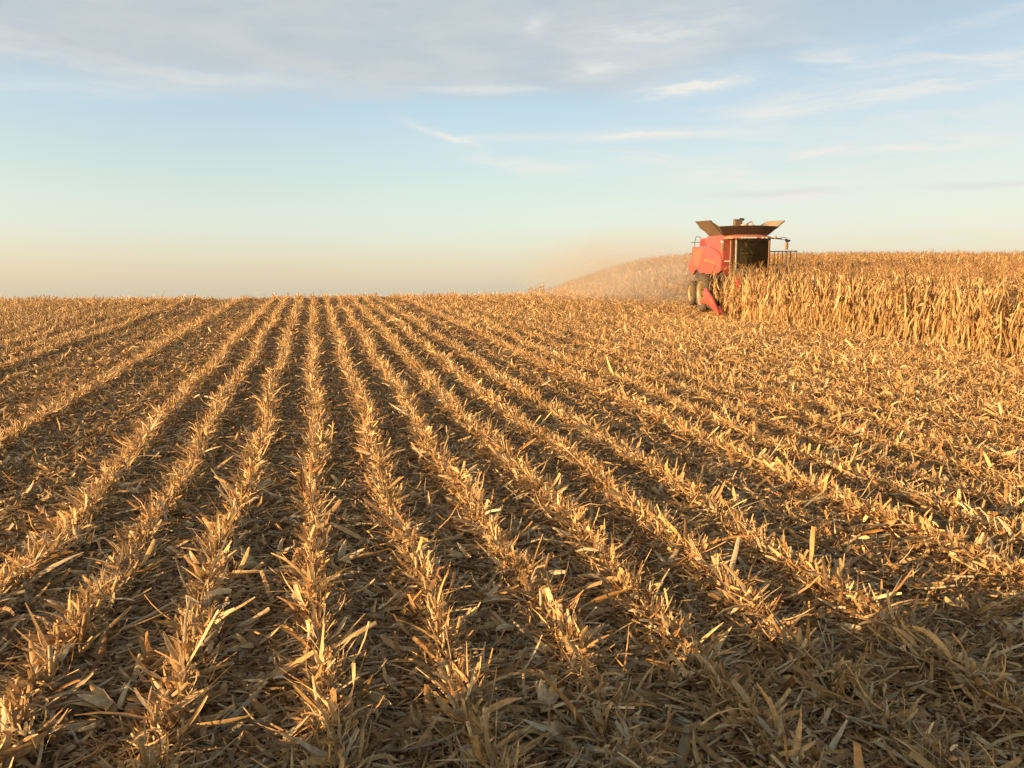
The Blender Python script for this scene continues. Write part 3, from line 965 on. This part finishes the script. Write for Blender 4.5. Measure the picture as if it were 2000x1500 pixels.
# body core and side panels
MB().box(-0.98, 0.98, -0.52, 4.0, 1.45, 3.0).build("chassis", M["black"], comb)
tb = MB().prism([(-0.60, 1.95), (-0.60, 3.56), (1.86, 3.56), (1.86, 3.0), (1.9, 1.95)], -1.06, 1.06, 0.03).build("tank_body", M["red"], comb, 40)
MB().box(-1.02, -0.64, -0.635, -0.602, 1.75, 3.33, 0.01).build("front_panel", M["red_dark"], comb)
MB().box(-1.05, 1.05, -0.64, -0.602, 3.36, 3.55, 0.01).build("front_panel", M["red"], comb)
MB().box(0.64, 1.02, -0.635, -0.602, 1.75, 3.33, 0.01).build("front_panel", M["red_dark"], comb)
rear = [(2.12, 3.03), (3.2, 3.05), (4.20, 3.06), (4.27, 2.80), (4.27, 2.44), (4.50, 2.38), (4.74, 2.24), (4.86, 2.06), (4.80, 1.88), (4.55, 1.73),
        (3.97, 1.64), (3.82, 1.72), (3.72, 1.83), (3.45, 1.90), (3.1, 1.88), (2.86, 1.80), (2.72, 1.71), (2.12, 1.75)]
frnt = [(2.09, 3.02), (1.5, 3.03), (0.9, 2.99), (0.35, 2.90), (-0.15, 2.78), (-0.42, 2.68), (-0.56, 2.55), (-0.63, 2.3), (-0.64, 1.92), (-0.35, 1.80), (0.13, 1.71), (1.1, 1.70), (2.09, 1.75)]
for s in (-1, 1):
    MB().prism(rear, s * 0.99, s * 1.13, 0.045).build("side_panel", M["red"], comb, 40)
    MB().prism(frnt, s * 1.0, s * 1.15, 0.045).build("side_panel", M["red"], comb, 40)
    x = s * 1.133
    MB().slab([(x, 4.08, 2.98), (x, 2.3, 2.92), (x, 2.62, 2.5), (x, 2.85, 2.16), (x, 3.1, 2.02), (x, 3.45, 2.12), (x, 3.85, 2.5)], 0.006).build("faded_decal", M["decal"], comb)
    x = s * 1.155
    MB().slab([(x, 1.98, 2.47), (x, 1.2, 2.43), (x, 0.5, 2.33), (x, -0.1, 2.2), (x, 0.4, 2.22), (x, 1.1, 2.30), (x, 1.98, 2.33)], 0.006).build("stripe", M["decal2"], comb)
MB().prism([(3.98, 3.0), (4.16, 3.0), (4.24, 2.45), (4.5, 2.34), (4.74, 2.1), (4.55, 1.78), (3.98, 1.7)], -1.0, 1.0, 0.05).build("rear_hood", M["red"], comb, 40)
eb = MB().prism([(1.88, 3.49), (3.22, 3.47), (3.27, 3.07), (1.88, 3.07)], -1.02, 1.02, 0.04).build("engine_cover", M["red"], comb, 40)
for s in (-1, 1):
    arch = [(s * 1.025, 3.16, 3.08)] + [(s * 1.025, 2.63 + 0.50 * math.cos(a), 3.08 + 0.34 * math.sin(a)) for a in np.linspace(0.15, math.pi - 0.15, 9)] + [(s * 1.025, 2.1, 3.08)]
    MB().slab(arch, 0.012).build("air_intake_screen", M["red_dark"], eb)
hr = MB().tube([(-1.0, 3.12, 3.5), (-1.0, 3.4, 3.56), (-1.0, 3.96, 3.57), (-1.0, 4.2, 3.32), (-1.0, 4.16, 3.02)], 0.018)
hr.tube([(-1.0, 3.26, 3.28), (-1.0, 4.2, 3.29), (-1.03, 4.78, 3.29)], 0.016).tube([(-1.0, 4.2, 3.29), (0.9, 4.2, 3.29)], 0.016)
hr.tube([(0.9, 3.12, 3.5), (0.9, 3.96, 3.57), (0.9, 4.2, 3.32), (0.9, 4.16, 3.02)], 0.018).tube([(-1.1, 4.25, 2.72), (-1.12, 4.6, 2.7)], 0.02)
hr.build("rear_handrail", M["black"], comb, 60)
MB().tube([(1.2, -0.2, 3.2), (1.25, 1.5, 3.3), (1.2, 4.6, 3.15)], 0.17, 12).build("unloading_auger", M["red_dark"], comb, 60)

# opened grain-tank extension
def quad(a, b, c, d, th=0.035): return MB().slab([a, b, c, d], th)
for s in (-1, 1):
    e = quad((s * 1.07, -0.58, 3.57), (s * 1.07, 1.40, 3.57), (s * 1.74, 1.52, 4.24), (s * 1.74, -0.82, 4.20)).build("tank_extension", M["tank_out" if s < 0 else "tank_in"], comb)
    f = MB().tube([(s * 1.07, -0.60, 3.57), (s * 1.75, -0.84, 4.20)], 0.035, 6).tube([(s * 1.75, -0.84, 4.20), (s * 1.75, 1.54, 4.24)], 0.028, 6)
    f.tube([(s * 1.07, 1.42, 3.57), (s * 1.75, 1.54, 4.24)], 0.03, 6)
    f.build("panel_rim", M["tank"], e, 60)
fr = MB()
for i in range(8):                                          # front panel, slightly bowed
    a, c = -1.02 + 2.04 * i / 8, -1.02 + 2.04 * (i + 1) / 8
    A, C_ = a * 1.38, c * 1.38
    bow = lambda u: -1.08 - 0.10 * (1 - (u / 1.4) ** 2)
    top = lambda u: 3.93 + 0.05 * (1 - (u / 1.4) ** 2)
    fr.slab([(a, -0.60, 3.57), (c, -0.60, 3.57), (C_, bow(C_), top(C_)), (A, bow(A), top(A))], 0.03)
fr.build("tank_extension", M["tank"], comb, 30)
quad((-1.0, 1.42, 3.57), (1.0, 1.42, 3.57), (1.4, 1.95, 3.95), (-1.4, 1.95, 3.95), 0.03).build("tank_extension", M["tank"], comb)
for s in (-1, 1):                                           # folding corner gussets
    g = MB().slab([(s * 1.03, -0.6, 3.57), (s * 1.40, -1.08, 3.93), (s * 1.72, -0.83, 4.18)], 0.015)
    g.slab([(s * 1.03, 1.42, 3.57), (s * 1.40, 1.95, 3.95), (s * 1.72, 1.53, 4.22)], 0.015)
    g.build("corner_gusset", M["tank"], comb)
MB().box(-0.98, 0.98, -0.5, 1.35, 3.5, 3.62).build("tank_floor", M["tank"], comb)
ch = MB().prism([(1.05, 3.6), (1.05, 4.33), (1.38, 4.37), (1.5, 3.6)], 0.06, 0.42, 0.02).build("auger_chute", M["tank_out"], comb)
MB().tube([(0.30, 1.15, 4.36), (0.52, 1.15, 4.34)], 0.06, 8).build("cap", M["black"], ch, 60)
gr = MB()
for (x, y, z, r) in ((0.5, 1.0, 4.02, 0.17), (0.75, 0.7, 3.98, 0.17), (0.62, 1.1, 4.05, 0.12), (0.86, 1.0, 4.05, 0.1), (0.1, 0.5, 3.75, 0.3)):
    bmesh.ops.create_icosphere(gr.bm, subdivisions=3, radius=r, matrix=Matrix.Translation((x, y, z)) @ Matrix.Diagonal((1.2, 1.2, 0.7, 1)))
gr.build("grain_heap", M["grain"], comb, 80)
MB().tube([(0.5, 0.85, 4.1), (0.7, 0.85, 4.2), (0.8, 0.85, 4.24), (0.86, 0.85, 4.12)], 0.03, 8).build("bubble_auger", M["mirror"], comb, 60)

# cab
MB().box(-0.70, 0.60, -1.80, -0.62, 1.72, 2.06, 0.03).build("cab_base", M["black"], comb, 40)
MB().prism([(-0.66, 2.06), (-0.66, 3.36), (-0.60, 3.36), (-0.60, 2.06)], -0.68, 0.58).build("cab_rear_wall", M["seat"], comb)
rf = MB()
n = 12
for i in range(n):                                          # domed roof with a bowed front
    pass
prof = [(-0.50, 3.38), (-0.50, 3.54), (-1.0, 3.575), (-1.55, 3.56), (-1.90, 3.50), (-2.04, 3.44), (-2.05, 3.385), (-1.9, 3.37)]
secs = []
for u in np.linspace(-1, 1, 13):
    x = -0.11 + 0.92 * u
    k = 1 - abs(u) ** 4 * 0.45
    secs.append([rf.bm.verts.new((x, -0.5 + (p[0] + 0.5) * (0.93 + 0.07 * (1 - u * u)), 3.37 + (p[1] - 3.37) * k)) for p in prof])
for a, c in zip(secs, secs[1:]):
    for i in range(len(prof)):
        j = (i + 1) % len(prof)
        rf.bm.faces.new((a[i], a[j], c[j], c[i]))
rf.bm.faces.new(secs[0]); rf.bm.faces.new(secs[-1][::-1])
roof = rf.build("cab_roof", M["roof"], comb, 40)
for x in (-0.62, -0.47, -0.32, -0.17, -0.02, 0.32, 0.5):
    u = (x + 0.11) / 0.92
    yf = -0.5 - 1.55 * (0.93 + 0.07 * (1 - u * u))
    MB().box(x - 0.05, x + 0.05, yf - 0.025, yf + 0.03, 3.385, 3.435, 0.008).build("work_light", M["lamp"], roof)
MB().box(-0.86, 0.74, -1.90, -1.82, 3.30, 3.37, 0.01).build("visor", M["black"], comb)
# windscreen bows forward, sides run back
ws = MB()
pt = []
for u in np.linspace(-1, 1, 9):
    x = -0.06 + 0.71 * u
    bow = 0.10 * (1 - u * u)
    pt.append(((x, -1.86 - bow, 3.31), (x, -1.80 - bow, 2.08)))
for a, c in zip(pt, pt[1:]):
    ws.slab([a[0], c[0], c[1], a[1]], 0.008)
ws.build("windscreen", M["glass"], comb, 40)
for x, x2 in ((-0.83, -0.69), (0.73, 0.59)):
    MB().slab([(x, -1.80, 3.32), (x2, -0.66, 3.32), (x2, -0.66, 2.1), (x, -1.74, 2.1)], 0.008).build("side_window", M["glass"], comb)
MB().tube([(-0.82, -1.84, 3.34), (-0.80, -1.80, 2.7), (-0.79, -1.76, 2.05)], 0.055, 8).build("cab_pillar", M["grey"], comb, 60)
MB().tube([(0.70, -1.84, 3.34), (0.72, -1.80, 2.7), (0.72, -1.76, 2.05)], 0.05, 8).build("cab_pillar", M["maroon"], comb, 60)
MB().tube([(-0.715, -0.70, 3.36), (-0.715, -0.70, 2.05)], 0.022, 6).build("door_post", M["mirror"], comb)
for x in (-0.68, 0.58):
    MB().box(x - 0.03, x + 0.03, -0.70, -0.58, 2.05, 3.37).build("cab_pillar", M["black"], comb)
st = MB().box(-0.30, 0.18, -1.05, -0.72, 2.45, 3.12, 0.06).box(-0.32, 0.20, -1.25, -0.78, 2.32, 2.48, 0.05).box(-0.2, 0.08, -1.2, -0.85, 2.06, 2.34)
st.build("driver_seat", M["seat"], comb, 50)
sw = MB().tube([(0.0, -1.66, 2.08), (0.0, -1.50, 2.62)], 0.045, 8)
sw.tube([(0.0 + 0.19 * math.cos(a), -1.50 + 0.07 * math.sin(a), 2.66 + 0.17 * math.sin(a)) for a in np.linspace(0, 2 * math.pi, 17)], 0.016, 6)
sw.build("steering_wheel", M["black"], comb, 60)
MB().box(-0.62, -0.52, -1.7, -1.66, 2.98, 3.25, 0.02).build("sun_blind", M["decal2"], comb)

# mirrors, beacon, arms
a = MB().tube([(-0.95, -1.75, 3.34), (-1.16, -1.72, 3.36), (-1.40, -1.70, 3.30), (-1.40, -1.70, 2.84)], 0.02).build("mirror_arm", M["black"], comb, 60)
MB().box(-1.47, -1.33, -1.76, -1.71, 2.86, 3.22, 0.02).build("mirror", M["mirror"], a, 50)
MB().box(-1.50, -1.38, -1.74, -1.66, 3.21, 3.27, 0.015).build("work_light", M["lamp"], a)
MB().tube([(-1.08, -1.0, 2.36), (-0.82, -1.0, 2.36)], 0.02, 6).build("step_bracket", M["lamp"], comb)
a = MB().tube([(0.74, -1.85, 3.40), (1.06, -1.88, 3.38), (1.24, -1.88, 3.36)], 0.032).tube([(1.2, -1.88, 3.42), (1.44, -1.88, 3.42), (1.46, -1.88, 3.30)], 0.014)
a.tube([(1.2, -1.88, 3.35), (1.46, -1.88, 3.31), (1.49, -1.88, 2.88)], 0.016)
a = a.build("mirror_arm", M["black"], comb, 60)
MB().lathe([(-0.03, 0.001), (-0.03, 0.06), (0.03, 0.06), (0.03, 0.001)], 0, 16).build("cap", M["black"], a).location = (1.46, -1.86, 3.31)
MB().tube([(1.46, -1.9, 3.30), (1.53, -1.92, 3.27), (1.63, -1.92, 3.29)], [0.09, 0.05, 0.045], 10).build("work_light", M["black"], a, 60)
MB().prism([(-1.92, 2.88), (-1.86, 2.88), (-1.84, 3.04), (-1.86, 3.21), (-1.92, 3.21), (-1.94, 3.04)], 1.42, 1.56, 0.02).build("mirror", M["mirror"], a, 50)
MB().tube([(0.95, -1.86, 3.39), (0.95, -1.86, 3.44), (0.95, -1.86, 3.49), (0.95, -1.86, 3.51)], [0.055, 0.06, 0.055, 0.03], 14).build("beacon", M["amber"], comb, 60)

# platform and rail on the far side of the cab
pl = MB().box(0.78, 2.12, -1.75, -0.7, 2.16, 2.22).build("platform", M["black"], comb)
rl = MB().tube([(0.86, -1.55, 2.80), (2.12, -1.55, 2.82), (2.12, -1.50, 2.2)], 0.022)
for x in (1.06, 1.24, 1.44, 1.62, 1.66, 1.88):
    rl.tube([(x, -1.55, 2.81), (x, -1.55, 2.2)], 0.016, 6)
rl.tube([(2.12, -1.55, 2.81), (2.12, -0.8, 2.82), (2.12, -0.8, 2.2)], 0.022)
rl.build("handrail", M["black"], pl, 60)
ld = MB()
for x in (1.5, 2.0):
    ld.tube([(x, -1.6, 2.2), (x, -1.72, 0.75)], 0.02, 6)
for z in np.linspace(0.85, 2.0, 5):
    ld.box(1.5, 2.0, -1.76, -1.60, z - 0.015, z + 0.015)
ld.build("ladder", M["black"], comb)

# wheels: lugged tyre and pale rim
def wheel(name_side, xo, xi, cy_, cz_, r, rr, lugs, rake=0.5):
    """xo outer face, xi inner face (local x)"""
    w = xi - xo
    hub = MB().lathe([(0.0, 0.001), (0.0, r * 0.16), (w * 0.22, r * 0.2)], xo + w * 0.12, 24, cy_, cz_)
    hb = hub.build("wheel", M["disc"], comb, 40)
    tp = [(0.06, rr), (0.02, rr + 0.06), (0.0, r * 0.80), (0.05, r * 0.92), (0.16, r * 0.955), (0.5, r * 0.965), (0.84, r * 0.955), (0.95, r * 0.92), (1.0, r * 0.8), (0.98, rr + 0.06), (0.94, rr)]
    ty = MB().lathe([(p[0] * w, p[1]) for p in tp], xo, 56, cy_, cz_)
    for i in range(lugs):
        for half in (0, 1):
            a0 = 2 * math.pi * (i + 0.5 * half) / lugs
            a1 = a0 + (0.5 * 2 * math.pi / lugs) * 1.4
            u0, u1 = (0.02, 0.52) if half == 0 else (0.98, 0.48)
            pts = []
            for (u, a_, rad) in ((u0, a0, r * 0.90), (u0 + (u1 - u0) * 0.3, a0 + 0.02, r), (u1, a1, r)):
                x = xo + w * u
                for da in (-0.032, 0.032):
                    for q in (0.93, 1.0):
                        pts.append(ty.bm.verts.new((x, cy_ + rad * q * math.cos(a_ + da), cz_ + rad * q * math.sin(a_ + da))))
            for s_ in (0, 4):
                A = pts[s_:s_ + 4]; B_ = pts[s_ + 4:s_ + 8]
                for q in ((0, 1, 5, 4), (2, 6, 7, 3), (1, 3, 7, 5)):
                    g_ = A + B_
                    ty.bm.faces.new([g_[k] for k in q])
            ty.bm.faces.new([pts[k] for k in (0, 2, 3, 1)]); ty.bm.faces.new([pts[k] for k in (8, 9, 11, 10)])
    ty.build("tyre", M["rubber"], hb, 35)
    rp = [(0.02, rr + 0.035), (0.0, rr + 0.03), (0.03, rr - 0.02), (0.10, rr - 0.05), (0.22, rr - 0.075), (0.40, rr - 0.09)]
    MB().lathe([(p[0] * w, p[1]) for p in rp], xo, 48, cy_, cz_).build("rim", M["rim"], hb, 40)
    dp = [(0.40, rr - 0.088), (0.62, rr - 0.14), (0.60, r * 0.30), (0.40, r * 0.24), (0.12, r * 0.2)]
    MB().lathe([(p[0] * w, p[1]) for p in dp], xo, 48, cy_, cz_).build("disc", M["disc"], hb, 40)
for s in (-1, 1):
    wheel(s, s * 1.87, s * 1.30, 0.0, 0.86, 0.90, 0.53, 19)
    wheel(s, s * 1.46, s * 1.06, 3.2, 0.72, 0.63, 0.36, 16)
MB().tube([(-1.4, 0, 0.86), (1.4, 0, 0.86)], 0.16, 10).box(-0.5, 0.5, -0.35, 0.35, 0.8, 1.6).build("front_axle", M["black"], comb)
MB().tube([(-1.1, 3.2, 0.72), (1.1, 3.2, 0.72)], 0.1, 8).box(-0.2, 0.2, 3.0, 3.4, 0.7, 1.6).build("rear_axle", M["black"], comb)
for s in (-1, 1):
    MB().box(s * 1.0 - 0.08, s * 1.0 + 0.08, 1.15, 1.75, 1.48, 1.72, 0.02).build("step_box", M["black"], comb)
MB().prism([(-0.6, 1.95), (-0.6, 1.2), (-2.1, 0.35), (-2.1, 1.0)], -0.5, 0.5, 0.03).build("feeder_house", M["red_dark"], comb)

# corn header
hd = MB().box(-2.05, 2.05, -1.75, -1.6, 0.28, 1.05, 0.02).prism([(-1.75, 0.28), (-1.75, 0.34), (-2.6, 0.3), (-2.6, 0.24)], -2.05, 2.05).build("header", M["black"], comb)
au = MB().tube([(-2.0, -2.05, 0.62), (2.0, -2.05, 0.62)], 0.10, 14)
for s in (-1, 1):
    prev = None
    for i in range(90):
        a = i * 0.42; x = s * (0.35 + 1.62 * i / 89)
        c = (au.bm.verts.new((x, -2.05 + 0.1 * math.cos(a), 0.62 + 0.1 * math.sin(a))), au.bm.verts.new((x, -2.05 + 0.24 * math.cos(a), 0.62 + 0.24 * math.sin(a))))
        if prev: au.bm.faces.new((prev[0], c[0], c[1], prev[1]))
        prev = c
au.build("auger", M["black"], hd, 60)
for i in range(1, 6):                                       # row dividers between the six rows
    x = -2.15 + 4.3 * i / 6
    ln = MB()
    sec = [(-1.95, 0.30, 0.80), (-2.5, 0.26, 0.78), (-3.05, 0.17, 0.52), (-3.55, 0.07, 0.26), (-3.72, 0.02, 0.14)]
    pr_ = []
    for (y, hw, zt) in sec:
        zb = max(0.10, zt * 0.4)
        pr_.append([ln.bm.verts.new((x + hw * math.cos(q), y, zb + (zt - zb) * math.sin(q))) for q in np.linspace(0, math.pi, 9)])
    for a_, c_ in zip(pr_, pr_[1:]):
        for k in range(8): ln.bm.faces.new((a_[k], a_[k + 1], c_[k + 1], c_[k]))
    ln.bm.faces.new(pr_[0]); ln.bm.faces.new(pr_[-1][::-1])
    ln.build("row_divider", M["red_head"], hd, 50)
side = [(-1.55, 0.46), (-1.06, 0.42), (-1.04, 0.56), (-1.45, 0.64), (-1.52, 0.98), (-1.66, 1.14), (-1.92, 1.15), (-2.30, 0.98), (-2.75, 0.80), (-3.15, 0.56), (-3.86, 0.13), (-3.80, 0.06), (-3.2, 0.20), (-2.6, 0.36), (-1.95, 0.46)]
for s in (-1, 1):
    dv = MB().prism(side, s * 2.20, s * 2.08, 0.02).build("end_divider", M["red_head"], hd, 40)
    MB().prism([(-3.30, 0.44), (-3.86, 0.14), (-3.7, 0.10), (-3.3, 0.18)], s * 2.075, s * 1.94, 0.03).build("divider_point", M["red_head"], dv)
    MB().slab([(s * 2.0, -1.78, 1.06), (s * 2.0, -3.02, 0.62), (s * 1.84, -3.0, 0.30), (s * 1.84, -1.78, 0.66)], 0.05).build("stalk_guard", M["black"], dv)
    for y in np.linspace(-1.9, -2.9, 6):
        MB().box(s * 1.84 - 0.02, s * 2.03 + 0.02, y - 0.03, y + 0.03, 0.62 - (y + 1.9) * -0.3, 0.68 - (y + 1.9) * -0.3 + 0.25, 0.01).build("gathering_paddle", M["rubber"], dv)

# the driver: one skinned figure on the seat
def person(mat_at):
    v = [((-0.06, -0.98, 2.50), 0.15), ((-0.06, -0.94, 2.72), 0.15), ((-0.06, -0.95, 2.92), 0.155), ((-0.06, -0.98, 3.03), 0.065), ((-0.06, -1.01, 3.11), 0.085), ((-0.06, -1.02, 3.19), 0.075),
         ((-0.25, -0.96, 2.93), 0.07), ((-0.30, -1.12, 2.72), 0.05), ((-0.17, -1.36, 2.72), 0.035), ((-0.15, -1.44, 2.73), 0.035),
         ((0.13, -0.96, 2.93), 0.07), ((0.20, -1.12, 2.72), 0.05), ((0.14, -1.36, 2.72), 0.035), ((0.14, -1.44, 2.73), 0.035),
         ((-0.16, -1.05, 2.52), 0.09), ((-0.18, -1.40, 2.54), 0.075), ((-0.18, -1.46, 2.16), 0.05), ((-0.18, -1.58, 2.10), 0.04),
         ((0.04, -1.05, 2.52), 0.09), ((0.06, -1.40, 2.54), 0.075), ((0.06, -1.46, 2.16), 0.05), ((0.06, -1.58, 2.10), 0.04)]
    e = [(0, 1), (1, 2), (2, 3), (3, 4), (4, 5), (2, 6), (6, 7), (7, 8), (8, 9), (2, 10), (10, 11), (11, 12), (12, 13), (0, 14), (14, 15), (15, 16), (16, 17), (0, 18), (18, 19), (19, 20), (20, 21)]
    me = bpy.data.meshes.new("person")
    me.from_pydata([p[0] for p in v], e, [])
    o = link("person", me)
    sk = o.modifiers.new("skin", "SKIN"); sub = o.modifiers.new("smooth", "SUBSURF"); sub.levels = sub.render_levels = 1
    for i, d_ in enumerate(me.skin_vertices[0].data):
        d_.radius = (v[i][1],) * 2
    me.skin_vertices[0].data[0].use_root = True
    dg = bpy.context.evaluated_depsgraph_get()
    m2 = bpy.data.meshes.new_from_object(o.evaluated_get(dg))
    o.modifiers.clear(); o.data = m2
    m2.materials.clear()
    m2.materials.append(M["shirt"]); m2.materials.append(M["skin"]); m2.materials.append(M["seat"])
    for p in m2.polygons:
        c = p.center; p.use_smooth = True
        p.material_index = 1 if c.z > 3.0 or c.y < -1.30 and c.z > 2.65 else 2 if c.z < 2.5 else 0
    o.matrix_world = MC
    return o
drv = person(None)
tag(drv, "person in a dark cap and green shirt driving the red combine, hands on the wheel", "person")
cp_ = MB()
bmesh.ops.create_uvsphere(cp_.bm, u_segments=16, v_segments=8, radius=0.105, matrix=Matrix.Translation((-0.06, -1.02, 3.20)) @ Matrix.Diagonal((0.95, 1.1, 0.7, 1)))
cp_.box(-0.13, 0.01, -1.22, -1.08, 3.185, 3.20, 0.006).build("cap", M["cap"], drv, 50)
fc = MB()
for q in range(2):
    bmesh.ops.create_uvsphere(fc.bm, u_segments=8, v_segments=6, radius=0.012, matrix=Matrix.Translation((-0.095 + 0.07 * q, -1.10, 3.14)))
fc.build("eyes", M["black"], drv)
for hx in (-0.15, 0.14):
    h = MB()
    for q in range(4):
        y = -1.475; x = hx - 0.03 + 0.02 * q
        h.tube([(x, y + 0.02, 2.745), (x, y - 0.035, 2.755 - 0.004 * q), (x, y - 0.05, 2.725), (x, y - 0.025, 2.70)], [0.0095, 0.009, 0.008, 0.007], 6)
    sg = 1 if hx < 0 else -1
    h.tube([(hx + sg * 0.03, -1.44, 2.735), (hx + sg * 0.055, -1.475, 2.735), (hx + sg * 0.05, -1.50, 2.72)], [0.011, 0.010, 0.008], 6)
    h.build("hand", M["skin"], drv, 60)

# ------------------------------------------------------------------ dust thrown up behind the machine
def dust(name, c, rad, dens, label):
    bm_ = MB()
    bmesh.ops.create_icosphere(bm_.bm, subdivisions=3, radius=1.0)
    o = bm_.build(name, None)
    o.location = c; o.scale = rad
    m = bpy.data.materials.new(name); m.use_nodes = True
    t = m.node_tree; t.nodes.remove(t.nodes["Principled BSDF"])
    pv = mnode(t, "ShaderNodeVolumePrincipled")
    pv.inputs["Color"].default_value = (0.57, 0.54, 0.49, 1)
    pv.inputs["Anisotropy"].default_value = 0.1
    tcx = mnode(t, "ShaderNodeTexCoord")
    ln = mnode(t, "ShaderNodeVectorMath", operation="LENGTH")
    t.links.new(tcx.outputs["Object"], ln.inputs[0])
    mr = mnode(t, "ShaderNodeMapRange", interpolation_type="SMOOTHSTEP")
    mr.inputs[1].default_value, mr.inputs[2].default_value, mr.inputs[3].default_value, mr.inputs[4].default_value = 0.1, 1.0, 1.0, 0.0
    t.links.new(ln.outputs["Value"], mr.inputs[0])
    nz = mnode(t, "ShaderNodeTexNoise"); nz.inputs["Scale"].default_value = 3.0; nz.inputs["Detail"].default_value = 3.0
    t.links.new(tcx.outputs["Object"], nz.inputs["Vector"])
    m2 = mnode(t, "ShaderNodeMapRange"); m2.inputs[1].default_value, m2.inputs[2].default_value = 0.3, 0.7
    m2.inputs[3].default_value, m2.inputs[4].default_value = 0.15 * dens, 1.9 * dens
    t.links.new(nz.outputs["Fac"], m2.inputs[0])
    mu = mnode(t, "ShaderNodeMath", operation="MULTIPLY")
    t.links.new(mr.outputs[0], mu.inputs[0]); t.links.new(m2.outputs[0], mu.inputs[1])
    t.links.new(mu.outputs[0], pv.inputs["Density"])
    t.links.new(pv.outputs[0], t.nodes["Material Output"].inputs["Volume"])
    o.data.materials.append(m)
    tag(o, label, "dust", kind="stuff")
dust("dust_cloud", (18.2, 51.0, 3.9), (7.6, 13.0, 3.5), 0.085, "pale cloud of dust hanging in the air behind the combine")

# ------------------------------------------------------------------ unseen truck, a guess, added to cast the shadow across the near corner
tr = bpy.data.objects.new("unseen_truck", None)
col.objects.link(tr)
tr.location = (-6.4, 0.45, float(ground(-6.4, 0.45)))
tag(tr, "unseen white farm truck added left of the photographer, guessed from its shadow", "truck")
MB().prism([(-4.2, 0.62), (-4.2, 0.86), (2.2, 0.86), (2.2, 0.62)], -0.45, 0.45).build("chassis", M["black"], tr)
MB().prism([(0.75, 0.55), (0.75, 2.75), (1.0, 2.92), (2.1, 2.90), (2.42, 2.62), (2.6, 1.65), (2.66, 0.55)], -1.15, 1.15, 0.07).build("cab", M["truck"], tr, 40)
MB().prism([(-4.4, 0.92), (-4.4, 2.9), (0.6, 2.9), (0.6, 0.92)], -1.2, 1.2, 0.03).build("grain_box", M["red"], tr, 40)
for s in (-1, 1):
    MB().slab([(s * 1.165, 1.05, 1.75), (s * 1.165, 1.05, 2.55), (s * 1.165, 2.0, 2.5), (s * 1.165, 2.35, 1.75)], 0.012).build("side_window", M["glass"], tr)
    for y in (-3.2, 1.7):
        MB().lathe([(0, 0.02), (0, 0.24), (0.0, 0.44), (-0.03 * s, 0.5), (-0.25 * s, 0.5), (-0.28 * s, 0.2)], s * 1.1, 32, y, 0.5).build("wheel", M["rubber"], tr, 40)
MB().slab([(-1.0, 2.45, 2.5), (1.0, 2.45, 2.5), (1.0, 2.615, 1.7), (-1.0, 2.615, 1.7)], 0.012).build("windscreen", M["glass"], tr)
